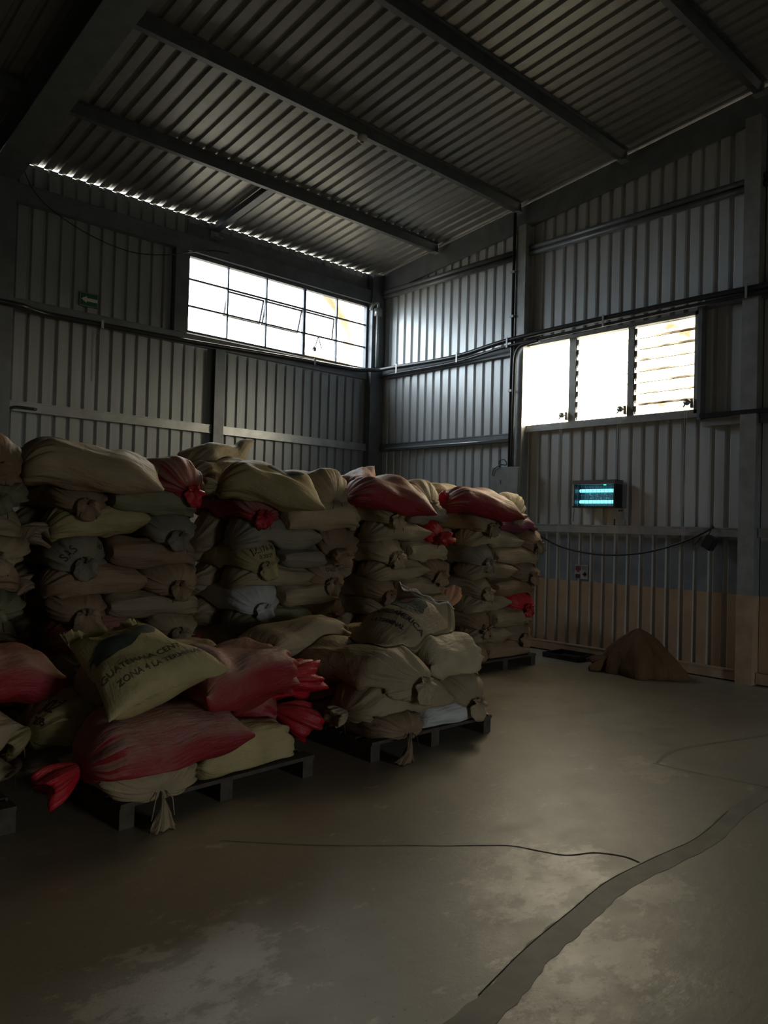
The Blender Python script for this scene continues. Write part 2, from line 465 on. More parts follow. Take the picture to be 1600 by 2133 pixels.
# right wall, plane x = 0
LY0, LY1, LZ0, LZ1 = -5.40, -2.92, 2.87, 4.035      # louvre window opening
wall_right = struct(empty('wall_right'))
fR = lambda u, v, d: (d + 0.002, -u, v)
rk = lambda u: RZ0 + RS*u - 0.006
YC = [PITCH*6*k for k in range(0, 10)]
for a, b in spans(0.0, 8.856, YC + [-LY1, -LY0]):
    if -LY1 - 1e-6 <= a and b <= -LY0 + 1e-6:
        sheet(wall_right, a, b, 0.0, LZ0, fR, M_SHEET_R)
        sheet(wall_right, a, b, LZ1, rk, fR, M_SHEET_R)
    else:
        sheet(wall_right, a, b, 0.0, rk, fR, M_SHEET_R)
sheet(wall_right, 8.856, 9.02, 0.0, rk, fR, M_SHEET_R)
sheet(wall_right, 9.02, 16.0, 0.0, lambda u: roofz(-9.02) - RS*(u-9.02) - 0.018, fR, M_SHEET_R)
cols_y = [(-3.06, -2.905), (-6.06, -5.895), (-9.06, -8.90)]
for a, b in cols_y:
    top = roofz((a+b)/2) - 0.33
    MB().box(-0.15, -0.002, a, b, 0, top).build('column', M_SHEET_R if False else M_STEEL_LT, wall_right)
    # painted beige foot of the column
    MB().box(-0.153, -0.0025, a-0.003, b+0.003, 0.002, 0.925).build('painted_foot', simple('beige_foot_paint', (0.53, 0.37, 0.24), 0.5) if 'beige_foot_paint' not in bpy.data.materials else bpy.data.materials['beige_foot_paint'], wall_right)
for y0, y1 in ((-2.9, -0.2), (-5.89, -3.07), (-8.9, -6.07)):
    d = MB()
    d.tube([(-0.06, y0, 5.31), (-0.06, y1, 5.31)], 0.036, 10).tube([(-0.06, y0, 5.235), (-0.06, y1, 5.235)], 0.036, 10)
    d.build('gable_girt', M_STEEL, wall_right, True)
    channel_y('girt', y0, y1, 1.625, 0.10, 0.07, M_STEEL_LT, wall_right)
    channel_y('base_girt', y0, y1, 0.125, 0.11, 0.07, bpy.data.materials['beige_foot_paint'], wall_right)
channel_y('girt', -2.9, -0.2, 4.03, 0.12, 0.07, M_STEEL, wall_right)
channel_y('girt', -2.9, -0.2, 2.845, 0.115, 0.07, M_STEEL, wall_right)
channel_y('girt', -5.89, -5.46, 2.81, 0.08, 0.08, M_STEEL_LT, wall_right)
channel_y('girt', -8.9, -6.07, 2.82, 0.10, 0.08, M_STEEL, wall_right)
channel_y('girt', -8.9, -5.46, 4.15, 0.12, 0.07, M_STEEL, wall_right)
MB().box(-0.12, -0.002, -5.455, -5.415, 2.80, 4.06).build('window_post', M_STEEL, wall_right)
MB().box(-0.06, -0.02, -9.0, -0.02, RZ0-0.345, RZ0-0.03, lambda x, y: -RS*y).build('rake_beam', M_STEEL, wall_right)

# walls the photograph does not show
wall_back = struct(MB().box(-14, FILL_DOOR[0], -16.05, -16.0, 0, 5.0).box(FILL_DOOR[1], 0.1, -16.05, -16.0, 0, 5.0).box(FILL_DOOR[0], FILL_DOOR[1], -16.05, -16.0, FILL_DOOR[2], 5.0).build('wall_back', M_SHEET_L))
wall_far = struct(MB().add([(-14, -16, 0), (-14, 0, 0), (-14, 0, RZ0), (-14, -9.02, roofz(-9.02)), (-14, -16, 5.0)], [(0, 1, 2, 3, 4)]).build('wall_far', M_SHEET_L))

# roof
ceiling = struct(empty('ceiling'))
fC = lambda u, v, d: (-u + 0.03, v, roofz(v) + d)
def roof_sheet(u0, u1):
    P = profile(u0, u1)
    ys = (0.03, -9.02)
    V = [fC(u, y, d) for y in ys for u, d in P]; n = len(P)
    obj('sheet', V, [(i, n+i, n+i+1, i+1) for i in range(n-1)], M_ROOF, ceiling)
for a, b in spans(0.0, 7.872, [PITCH*6*k for k in range(9)]): roof_sheet(a, b)
roof_sheet(7.872, 14.1)
MB().add([(-14.1, -9.02, roofz(-9.02)+.03), (0.05, -9.02, roofz(-9.02)+.03), (0.05, -16.1, 4.98), (-14.1, -16.1, 4.98)], [(0, 1, 2, 3)]).build('far_slope', M_ROOF, ceiling)
PUR = [-1.41, -2.935, -4.49, -6.05, -7.6]
for yp in PUR:
    m = MB(); zt = roofz(yp)
    for x0, x1 in ((-14.0, -5.97), (-5.66, -0.14)):
        m.box(x0, x1, yp-0.004, yp+0.004, zt-0.13, zt-0.004)
        m.box(x0, x1, yp-0.055, yp-0.004, zt-0.008, zt-0.003)
        m.box(x0, x1, yp+0.004, yp+0.06, zt-0.13, zt-0.124)
        m.box(x0, x1, yp+0.055, yp+0.06, zt-0.124, zt-0.105)
    p = m.build('purlin', M_PURLIN, ceiling)
    MB().box(-0.2, -0.10, yp-0.03, yp+0.075, zt-0.14, zt-0.132).box(-0.145, -0.139, yp-0.03, yp+0.075, zt-0.132, zt-0.02).build('cleat', M_STEEL_LT, ceiling)
m = MB()
m.box(-5.97, -5.66, -9.0, -0.2, RZ0-0.36, RZ0-0.345, lambda x, y: -RS*y)
m.box(-5.825, -5.805, -9.0, -0.2, RZ0-0.345, RZ0-0.03, lambda x, y: -RS*y)
m.box(-5.97, -5.66, -9.0, -0.2, RZ0-0.045, RZ0-0.03, lambda x, y: -RS*y)
m.build('main_rafter', M_STEEL, ceiling)
m = MB()
m.box(-3.12, -3.02, -1.40, -0.03, RZ0-0.13, RZ0-0.12, lambda x, y: -RS*y)
m.box(-3.075, -3.065, -1.40, -0.03, RZ0-0.12, RZ0-0.005, lambda x, y: -RS*y)
m.build('short_rafter', M_PURLIN, ceiling)
MB().box(-3.13, -3.01, -0.16, -0.012, 5.38, 5.39).box(-3.13, -3.01, -0.02, -0.012, 5.38, 5.50).build('cleat', M_STEEL_LT, ceiling)

# outside ground, seen only as light through the windows
struct(MB().add([(-60, -60, -0.25), (60, -60, -0.25), (60, 60, -0.25), (-60, 60, -0.25)], [(0, 1, 2, 3)]).build('ground', M_GROUND))

# ------------------------------------------------------------------ window_1: long steel window
w1 = struct(empty('window_1', (-1.87, 0, 4.56)))
cx_ = [WX0+0.02, -2.84, -2.205, -1.526, -0.904, WX1-0.02]
cz_ = [WZ0+0.02, 4.405, 4.765, WZ1-0.02]
m = MB()
m.box(WX0, WX1, -0.045, 0.03, WZ0, WZ0+0.03).box(WX0, WX1, -0.045, 0.03, WZ1-0.03, WZ1)
m.box(WX0, WX0+0.03, -0.045, 0.03, WZ0, WZ1).box(WX1-0.03, WX1, -0.045, 0.03, WZ0, WZ1)
m.build('frame', M_FRAME, w1)
for i in range(1, 5):
    t = 0.022 if i == 3 else 0.011
    MB().box(cx_[i]-t, cx_[i]+t, -0.03, 0.01, WZ0+.03, WZ1-.03).build('muntin', M_FRAME, w1)
for k in (1, 2):
    MB().box(WX0+.03, WX1-.03, -0.024, 0.006, cz_[k]-.011, cz_[k]+.011).build('muntin', M_FRAME, w1)
for i in range(5):
    for k in range(3):
        a, b, c, d = cx_[i]+.012, cx_[i+1]-.012, cz_[k]+.012, cz_[k+1]-.012
        if k == 1 and i in (1, 2, 3):
            # hopper sash standing a little open, hinged at its top
            s = MB()
            tilt = 0.30 if i != 3 else 0.12
            def P_(x, z, y=0.0): return (x, 0.012 + (d-z)*tilt + y, z)
            for (xa, xb, za, zb) in ((a, b, d-.022, d), (a, b, c, c+.022), (a, a+.022, c, d), (b-.022, b, c, d)):
                s.add([P_(xa, za), P_(xb, za), P_(xb, zb), P_(xa, zb), P_(xa, za, .02), P_(xb, za, .02), P_(xb, zb, .02), P_(xa, zb, .02)],
                      [(0, 1, 2, 3), (7, 6, 5, 4), (0, 4, 5, 1), (1, 5, 6, 2), (2, 6, 7, 3), (3, 7, 4, 0)])
            so = s.build('sash', M_FRAME, w1)
            obj('pane', [P_(a+.02, c+.02, .01), P_(b-.02, c+.02, .01), P_(b-.02, d-.02, .01), P_(a+.02, d-.02, .01)], [(0, 1, 2, 3)], M_GLASS, so)
        else:
            obj('pane', [(a, -.005, c), (b, -.005, c), (b, -.005, d), (a, -.005, d)], [(0, 1, 2, 3)], M_GLASS, w1)
m = MB()
m.tube([(-1.27, -.04, 4.40), (-1.32, -.06, 4.27), (-1.38, -.05, 4.17)], .008, 6).tube([(-1.27, -.04, 4.40), (-1.215, -.06, 4.22)], .008, 6).box(-1.35, -1.31, -.05, -.03, 4.16, 4.22)
m.build('stay_arm', M_FRAME, w1)
duct = MB().tube(smooth_path([(-1.0, .75, -.25), (-1.0, .75, 3.9), (-.95, .75, 4.2), (-.7, .75, 4.27), (-.25, .75, 4.27), (-.05, .75, 4.36), (-.02, .75, 4.55), (-.03, .75, 4.85), (-.2, .75, 5.13), (-.5, .75, 5.38), (-.9, .75, 5.72)], 5), .085, 14).build('outside_duct', M_DUCT, None, True)
tag(duct, 'yellowish pipe with an elbow outside the long grid window', 'pipe')

# ------------------------------------------------------------------ window_2: three-bay louvre window
w2 = struct(empty('window_2', (0, -4.16, 3.44)))
m = MB()
m.box(-.05, .04, LY0, LY1, LZ0, LZ0+.06).box(-.05, .04, LY0, LY1, LZ1-.045, LZ1)
m.box(-.05, .04, LY0, LY0+.055, LZ0, LZ1).box(-.05, .04, LY1-.055, LY1, LZ0, LZ1)
m.box(-.075, -.05, LY0-.02, LY1+.02, LZ0-.03, LZ0+.015)
m.build('frame', M_ALU, w2)
bays = [(-3.705, -2.975), (-4.525, -3.80), (-5.345, -4.60)]
for a, b in ((-3.80, -3.705), (-4.60, -4.525)):
    MB().box(-.04, .04, a, b, LZ0+.06, LZ1-.045).build('mullion', M_ALU, w2)
for bi, (a, b) in enumerate(bays):
    n = 8; z0, z1 = LZ0+.062, LZ1-.047; hh = (z1-z0)/n
    clips = MB()
    for k in range(n):
        zc = z0 + (k+.5)*hh
        zt, zb = min(zc+hh*.55, z1), max(zc-hh*.55, z0)
        p = obj('pane', [(-.012, a+.01, zt), (-.012, b-.035, zt), (.028, b-.035, zb), (.028, a+.01, zb)], [(0, 1, 2, 3)], M_LOUVRE, w2)
        MB().box(.027, .031, a+.01, b-.035, zb-.003, zb+.003).build('pane_edge', M_EDGE, p)
        clips.box(-.025, .03, b-.036, b-.008, zc-hh*.18, zc+hh*.34).box(-.032, -.02, b-.03, b-.016, zc-hh*.42, zc-hh*.1)
    clips.box(-.03, .03, b-.01, b, z0, z1)
    clips.build('louvre_clips', M_ALU, w2)
    hz = z0 + .07
    op = MB().box(-.07, -.02, a+.005, a+.03, hz-.05, hz+.05).tube([(-.06, a+.02, hz+.01), (-.10, a+.05, hz+.01)], .009, 8)
    op.tube([(-.085, a+.055, hz+.01), (-.115, a+.055, hz+.01)], [.034, .034], 14).tube([(-.11, a+.06, hz), (-.12, a+.085, hz-.045)], .008, 6)
    op.build('crank', M_ALU, w2, True)
    ch = MB()
    for dy in (.048, .072): ch.tube([(-.105, a+dy, hz+.01), (-.11, a+dy+.004, 2.2), (-.11, a+dy, 1.36+.05*bi)], .0022, 5)
    ch.build('pull_chain', M_WHITE, w2)

# ------------------------------------------------------------------ conduits, cables, fittings
pr = MB().tube(smooth_path([(-6.8, -.27, 3.88), (-5.95, -.27, 3.885), (-5.6, -.268, 3.885), (-5.42, -.17, 3.887), (-5.2, -.105, 3.89), (-4.69, -.10, 3.895), (-3.48, -.10, 3.91), (-1.87, -.11, 3.96), (-.62, -.12, 3.99), (-.36, -.18, 4.01), (-.22, -.24, 4.02), (-.17, -.5, 4.03), (-.16, -1.81, 4.01), (-.2, -2.8, 4.08), (-.2, -3.9, 4.11), (-.2, -4.74, 4.115), (-.2, -5.47, 4.12), (-.2, -6.3, 4.11), (-.2, -8.8, 4.1)], 6), .032, 10).build('conduit_pipe', M_PIPE, None, True)
tag(pr, 'thick black pipe along the wall girts below the long window and above the louvre window', 'pipe')
pr2 = MB().tube(smooth_path([(-.1, -.18, 3.94), (-.12, -.5, 3.945), (-.13, -1.81, 3.94), (-.2, -2.8, 4.0), (-.2, -3.9, 4.025), (-.2, -4.74, 4.04), (-.2, -5.48, 4.05), (-.2, -6.3, 4.05), (-.2, -8.8, 4.04)], 6), .022, 8).build('conduit_pipe', M_PIPE, None, True)
tag(pr2, 'thinner black pipe running just beneath the thick pipe on the louvre window wall', 'pipe')
for o, pts in ((pr, [(-4.62, -.10, 3.896), (-1.4, -.11, 3.975)]), (pr2, [])):
    for p in pts: MB().box(p[0]-.015, p[0]+.015, p[1]-.045, p[1]-.034, p[2]-.05, p[2]+.05).build('clip', M_WHITE, o)
for y, z in ((-.7, 3.985), (-1.95, 3.98), (-2.85, 4.05), (-4.3, 4.08), (-5.97, 4.085)):
    MB().box(-.246, -.236, y-.012, y+.012, z-.075, z+.07).build('clip', M_STEEL_LT, pr2)
vp = MB().tube([(-.17, -2.885, 5.86), (-.17, -2.885, 2.38)], .021, 10).build('conduit_pipe', M_PIPE, None, True)
tag(vp, 'black vertical conduit running down the steel column to the grey electrical box', 'pipe')
for z in (5.0, 4.4, 3.4): MB().box(-.2, -.15, -2.915, -2.855, z-.015, z+.015).build('clip', M_STEEL_LT, vp)
el = MB().tube(smooth_path([(-.21, -3.35, 4.0), (-.21, -3.2, 3.99), (-.21, -3.06, 3.965), (-.205, -2.985, 3.88), (-.205, -2.965, 3.74), (-.205, -2.96, 3.3), (-.205, -2.955, 2.38)], 5), .026, 10).build('conduit_pipe', M_PIPE, None, True)
tag(el, 'black conduit with a bent elbow at the upper left corner of the louvre window', 'pipe')
cp = MB().tube([(-.2, -.19, 4.08), (-.2, -.19, 4.92)], .026, 10).box(-.25, -.15, -.24, -.142, 4.9, 5.02)
cp.tube(smooth_path([(-.2, -.19, 5.0), (-.22, -.21, 5.1), (-.3, -.19, 5.06), (-.32, -.15, 4.98)], 5), .022, 8)
tag(cp.build('conduit_pipe', M_STEEL_LT, None, True), 'short grey conduit with a junction box in the wall corner beside the long window', 'pipe')
hp = MB().tube([(-.11, -2.84, 2.755), (-.11, -2.2, 2.755), (-.11, -.35, 2.765)], .014, 8)
tag(hp.build('conduit_pipe', M_STEEL_LT, None, True), 'thin pale conduit along the girt left of the grey electrical box', 'pipe')
tp = MB().tube(smooth_path([(-5.98, -.1, 2.66), (-5.7, -.1, 2.67), (-5.62, -.09, 2.74), (-5.55, -.085, 2.775), (-5.33, -.085, 2.775)], 4), .016, 8)
tag(tp.build('conduit_pipe', M_PIPE, None, True), 'short black conduit at the left end of the lower girt above the sacks', 'pipe')
hb = MB().box(-.155, -.085, -6.9, -5.46, 2.815, 2.86)
tag(hb.build('pipe_rail', M_PIPE), 'black rail crossing the right steel column beside the louvre window sill', 'rail')

eb = empty('electrical_box', (-.11, -2.86, 2.2))
MB().box(-.23, -.152, -3.10, -2.62, 1.98, 2.37).build('enclosure', M_BOX, eb)
MB().box(-.236, -.2305, -3.085, -2.76, 2.0, 2.35).build('lid', M_BOX, eb)
MB().box(-.242, -.2365, -2.80, -2.785, 2.15, 2.2).build('latch', M_STEEL, eb)
MB().tube(smooth_path([(-.2, -2.75, 2.37), (-.24, -2.77, 2.45), (-.24, -2.86, 2.47), (-.22, -2.88, 2.40), (-.25, -2.80, 2.40), (-.245, -2.68, 2.34), (-.24, -2.66, 2.26)], 5), .006, 6).build('loose_wire', M_BLACK, eb, True)
tag(eb, 'grey metal electrical box on the wall above the sacks at the foot of the conduits', 'box')

zp = empty('insect_lamp', (-.12, -4.19, 2.0))
ZY0, ZY1 = -4.46, -3.93
MB().box(-.03, -.022, ZY0, ZY1, 1.85, 2.15).box(-.19, -.0225, ZY0-.02, ZY0, 1.84, 2.155).box(-.19, -.0225, ZY1, ZY1+.012, 1.84, 2.155).build('housing', M_BLACK, zp)
MB().box(-.215, -.022, ZY0-.03, ZY1+.02, 2.115, 2.165).build('top_cover', simple('dusty_brown_steel', (.15, .13, .12), .6), zp)
MB().box(-.21, -.022, ZY0-.03, ZY1+.02, 1.83, 1.85).build('tray', M_BLACK, zp)
MB().box(-.04, -.031, ZY0+.005, ZY1-.005, 1.855, 2.11).build('reflector', simple('blue_grey_reflector', (.25, .32, .36), .25, .6), zp)
for z in (1.905, 2.04):
    MB().tube([(-.10, ZY0+.035, z), (-.10, ZY1-.02, z)], .019, 12).build('tube_lamp', M_TUBE, zp, True)
    MB().box(-.125, -.075, ZY0+.004, ZY0+.034, z-.025, z+.025).build('lamp_holder', M_WHITE, zp)
g = MB()
for k in range(10):
    y = ZY0+.03+k*(ZY1-ZY0-.06)/9
    g.box(-.172, -.168, y-.0015, y+.0015, 1.85, 2.115)
for k in range(5):
    z = 1.875+k*.053
    g.box(-.176, -.172, ZY0, ZY1, z-.0015, z+.0015)
g.build('wire_guard', M_STEEL_LT, zp)
g = MB()
for k in range(22):
    y = ZY0+.03+k*(ZY1-ZY0-.06)/21
    g.box(-.066, -.063, y-.001, y+.001, 1.86, 2.11)
g.build('killing_grid', M_STEEL_LT, zp)
rnd = random.Random(4); g = MB()
for k in range(16):
    y, z = rnd.uniform(ZY0+.08, ZY1-.12), rnd.uniform(1.94, 2.01)
    g.box(-.068-rnd.random()*.01, -.06, y, y+.012, z, z+.012)
g.build('dead_insects', M_WHITE, zp)['kind'] = 'stuff'
MB().box(-.18, -.16, -4.345, -4.32, 2.10, 2.112).build('indicator', M_LED, zp)
MB().tube(smooth_path([(-.1, -3.92, 1.98), (-.09, -3.86, 1.9), (-.03, -3.82, 1.78), (-.03, -3.81, 1.66)], 5), .004, 5).build('power_cord', M_BLACK, zp)
tag(zp, 'glowing blue insect lamp with two tubes behind a wire guard on the wall', 'lamp')

sb = empty('socket_box', (-.02, -4.43, 1.76))
MB().box(-.055, -.002, -4.53, -4.36, 1.70, 1.83).build('cover', M_WHITE, sb)
MB().box(-.058, -.0555, -4.505, -4.485, 1.79, 1.81).box(-.058, -.0555, -4.475, -4.455, 1.79, 1.81).build('outlet', M_BLACK, sb)
MB().box(-.03, -.002, -4.50, -4.40, 1.63, 1.70).build('cable_trunking', M_WHITE, sb)
tag(sb, 'small white socket box on the wall just below the glowing insect lamp', 'socket')

po = empty('wall_poster', (-.01, -3.92, 1.04))
MB().box(-.012, -.004, -4.02, -3.835, .945, 1.125).build('sheet_of_paper', M_PAPER, po)
q = MB()
q.box(-.0145, -.0125, -3.985-.012, -3.985+.012, .975, 1.04).box(-.0145, -.0125, -4.015, -3.955, .995, 1.02)
q.build('red_cross_print', M_RED, po)
MB().box(-.0145, -.0125, -3.925, -3.85, 1.05, 1.105).box(-.0145, -.0125, -3.905, -3.87, 1.03, 1.05).build('red_print', M_RED, po)
MB().box(-.0145, -.0125, -3.92, -3.85, .955, 1.005).build('dark_print', M_INK, po)
MB().box(-.0145, -.0125, -4.01, -3.94, 1.06, 1.11).build('grey_print', simple('grey_print_ink', (.25, .24, .24), .7), po)
tag(po, 'small paper notice with red and dark print below the girt on the wall', 'poster')

sg = empty('exit_sign', (-4.75, -.01, 4.18))
MB().box(-4.865, -4.635, -.022, -.004, 4.10, 4.27).build('panel', M_GREEN, sg)
m = MB(); zc = 4.185
m.add([(-4.845, -.0235, zc), (-4.775, -.0235, zc+.042), (-4.775, -.0235, zc+.021), (-4.645, -.0235, zc+.021), (-4.645, -.0235, zc-.021), (-4.775, -.0235, zc-.021), (-4.775, -.0235, zc-.042)], [(0, 6, 5, 4, 3, 2, 1)])
m.build('white_arrow', M_SIGNW, sg)
m = MB()
for b4 in ((-4.859, -4.641, 4.262, 4.265), (-4.859, -4.641, 4.105, 4.108), (-4.859, -4.856, 4.105, 4.265), (-4.644, -4.641, 4.105, 4.265)):
    m.box(b4[0], b4[1], -.0235, -.0222, b4[2], b4[3])
m.build('white_border', M_SIGNW, sg)
tag(sg, 'green sign with a white arrow pointing left on the corrugated wall', 'sign')

cb = MB().tube(smooth_path([(-.16, -3.1, 1.63), (-.15, -3.5, 1.42), (-.15, -3.8, 1.32), (-.15, -4.21, 1.27), (-.15, -4.59, 1.28), (-.15, -4.95, 1.34), (-.15, -5.29, 1.45), (-.13, -5.52, 1.56), (-.09, -5.62, 1.63)], 6), .011, 8).build('power_cable', M_BLACK, None, True)
tag(cb, 'thick black cable sagging along the wall from sacks to steel column', 'cable')
fl_ = empty('hanging_lamp', (-.13, -5.58, 1.5))
mm = Matrix.Translation((-.14, -5.6, 1.455)) @ Matrix.Rotation(.5, 4, 'X')
b = MB().box(-.05, .05, -.055, .055, -.07, .07); b.v = [tuple(mm @ Vector(p)) for p in b.v]; b.build('housing', M_BLACK, fl_)
b = MB().box(-.058, -.0505, -.045, .045, -.06, .06); b.v = [tuple(mm @ Vector(p)) for p in b.v]; b.build('face', M_PIPE, fl_)
MB().tube([(-.12, -5.57, 1.53), (-.08, -5.60, 1.64)], .006, 6).tube([(-.16, -5.52, 1.52), (-.2, -5.46, 1.43)], .005, 6).build('bracket', M_BLACK, fl_)
tag(fl_, 'small black lamp housing hanging at the end of the sagging cable', 'lamp')
cl = MB().tube(smooth_path([(-5.63, -.22, 5.50), (-5.47, -.15, 5.26), (-5.2, -.14, 5.07), (-4.74, -.13, 4.92), (-4.26, -.13, 4.87), (-3.8, -.13, 4.96), (-3.47, -.14, 5.08), (-3.12, -.11, 5.20), (-2.9, -.11, 5.22)], 6), .006, 6).build('wall_cable', M_BLACK, None, True)
tag(cl, 'thin dark cable drooping across the corrugated wall above the green sign', 'cable')
sd = empty('smoke_detector', (-2.93, -2.99, 5.80))
MB().tube([(-2.93, -2.92, 5.815), (-2.93, -2.92, 5.79), (-2.93, -2.92, 5.765), (-2.93, -2.92, 5.75)], [.055, .06, .05, .03], 20).build('body', M_WHITE, sd, True)
MB().tube([(-2.93, -2.92, 5.75), (-2.93, -2.92, 5.735)], [.022, .018], 12).build('sensor_cap', M_BOX, sd, True)
tag(sd, 'round white smoke detector under the second roof purlin', 'detector')
lc = MB()
lc.tube([(-4.64, -.035, 3.88), (-4.645, -.03, 3.55), (-4.64, -.03, 3.2)], .004, 5)
for z in (3.8, 3.74, 3.55, 3.35): lc.box(-4.65, -4.60, -.034, -.028, z-.004, z+.004)
tag(lc.build('hanging_wire', M_STEEL, None), 'thin wire hanging down the wall below the green arrow sign', 'wire')

# ------------------------------------------------------------------ pallets
PLACED = []      # (bvh, lo, hi, zc)
def register(V, F):
    V = np.asarray(V)
    PLACED.append((BVHTree.FromPolygons([tuple(v) for v in V], [tuple(f) for f in F]), V.min(0), V.max(0), V[:, 2].mean()))
PALLET_Z = 0.13
def pallet(x0, x1, y0, y1, label, rot=0.0):
    r = empty('wooden_pallet', ((x0+x1)/2, (y0+y1)/2, 0))
    cx, cyy = (x0+x1)/2, (y0+y1)/2
    R_ = Matrix.Translation((cx, cyy, 0)) @ Matrix.Rotation(rot, 4, 'Z') @ Matrix.Translation((-cx, -cyy, 0))
    def put(name, *b):
        m = MB().box(*b); m.v = [tuple(R_ @ Vector(v)) for v in m.v]
        return m.build(name, M_WOOD, r)
    n = 7; w = .105; step = (y1-y0-w)/(n-1)
    for k in range(n): put('deck_board', x0, x1, y0+k*step, y0+k*step+w, PALLET_Z-.022, PALLET_Z)
    for k in range(3):
        xs = x0 + k*(x1-x0-.08)/2
        put('stringer', xs, xs+.08, y0+.01, y1-.01, 0.0, PALLET_Z-.022)
    m = MB().box(x0, x1, y0, y1, PALLET_Z-.05, PALLET_Z); m.v = [tuple(R_ @ Vector(v)) for v in m.v]
    register(m.v, m.f)
    tag(r, label, 'pallet', None)
pallet(-6.66, -5.40, -5.56, -4.48, 'dark wooden pallet under the low pile topped by a printed pillow sack', .06)
pallet(-4.92, -3.70, -5.55, -4.46, 'dark wooden pallet under the low pile topped by an open sack', 0.0)
pallet(-8.25, -7.02, -5.3, -4.3, 'dark wooden pallet under the dark red sack cut off at left edge', 0.0)
pallet(-2.14, -1.05, -4.03, -3.05, 'dark wooden pallet under the tall stack nearest the insect lamp')
pallet(-3.5, -2.5, -4.0, -3.05, 'dark wooden pallet under the tall stack below the wall corner')
pallet(-5.0, -3.75, -4.0, -3.05, 'dark wooden pallet under the tall stack below the long window')
pallet(-6.48, -5.32, -4.0, -3.05, 'dark wooden pallet under the tall stack below the green arrow sign')
pallet(-7.9, -6.7, -4.0, -3.05, 'dark wooden pallet under the stack cut off by the left edge')

# ------------------------------------------------------------------ sacks
def near(lo, hi, pad):
    return [p for p in PLACED if np.all(p[1] - pad < hi) and np.all(p[2] + pad > lo)]
def push_out(V, nb, margin, maxd=0.22, passes=1):
    # move vertices that sit inside an already placed body to its surface
    for _ in range(passes):
        for bvh, lo, hi, zc in nb:
            ids = np.where(np.all((V > lo - .002) & (V < hi + .002), axis=1))[0]
            for i in ids:
                v = Vector(V[i])
                loc, nrm, k, d = bvh.find_nearest(v, maxd)
                if loc is not None and (v - loc).dot(nrm) < margin:
                    V[i] = loc + nrm*margin
    return V
def grid_smooth(D, nu, nv, it):
    D = D.reshape(nu, nv, 3)
    for _ in range(it):
        E = (np.roll(D, 1, 1) + np.roll(D, -1, 1))*.25 + D*.5
        G = E.copy()
        G[1:-1] = E[1:-1]*.5 + (E[:-2] + E[2:])*.25
        D = G
    return D.reshape(-1, 3)
def smooth1(D, it):
    for _ in range(it):
        E = (np.roll(D, 1, 1) + np.roll(D, -1, 1))*.25 + D*.5
        G = E.copy()
        G[1:-1] = E[1:-1]*.5 + (E[:-2] + E[2:])*.25
        D = G
    return D
def settle(V, nu, nv, drape=0.09, lim=None):
    # lay a body on what is already placed: its under side takes the shape of the tops below it
    if lim is not None:
        for ax_, lo_, hi_ in lim:
            x = V[:, ax_]; k = .012
            x = np.where(x > hi_-k, hi_-k + k*np.tanh((x-hi_+k)/k), x)
            V[:, ax_] = np.where(x < lo_+k, lo_+k - k*np.tanh((lo_+k-x)/k), x)
    lo, hi = V.min(0), V.max(0); zc = V[:, 2].mean()
    below = [p for p in near(lo, hi, .2) if p[3] <= zc - .06]
    if below:
        opp = (nv - np.arange(nv)) % nv
        Vg = V.reshape(nu, nv, 3)
        T = np.full((nu, nv), -9.0)
        cz = Vg[:, :, 2].mean(1)
        for i in range(nu):
            for j in range(nv):
                p = Vg[i, j]; st = Vector((p[0], p[1], cz[i] + .12))
                for bvh, a, b_, z in below:
                    if a[0]-.01 < p[0] < b_[0]+.01 and a[1]-.01 < p[1] < b_[1]+.01:
                        loc, nrm, k, d = bvh.ray_cast(st, Vector((0, 0, -1)))
                        if loc is not None and loc.z + .008 > T[i, j]: T[i, j] = loc.z + .008
        has = T > -8
        gap = np.where(has, Vg[:, :, 2] - T, 9)
        s_ = np.sin(np.arange(nv)*2*PI/nv)[None, :]
        lowm = (s_ < .05)
        D = np.where(gap < 0, -gap, 0)
        pull = np.where(has & lowm & (gap > 0) & (gap < drape*1.6), -gap*np.clip(1.25-gap/(drape*1.6), 0, 1), 0)
        D = D + pull
        D = np.where(s_ > .05, np.where(D > 0, D, D[:, opp]*np.where(D[:, opp] > 0, .35, .7)), D)
        D = smooth1(D, 5)
        for _ in range(3):
            viol = np.where(has, np.maximum(T - (Vg[:, :, 2] + D), 0), 0)
            D = D + np.maximum(smooth1(viol, 3), viol*.6)
        viol = np.where(has, np.maximum(T - (Vg[:, :, 2] + D), 0), 0)
        D = D + viol
        Vg = Vg.copy(); Vg[:, :, 2] += D
        V = Vg.reshape(-1, 3)
    V[:, 2] = np.maximum(V[:, 2], .004)
    return tuck_in(V, nu, nv)
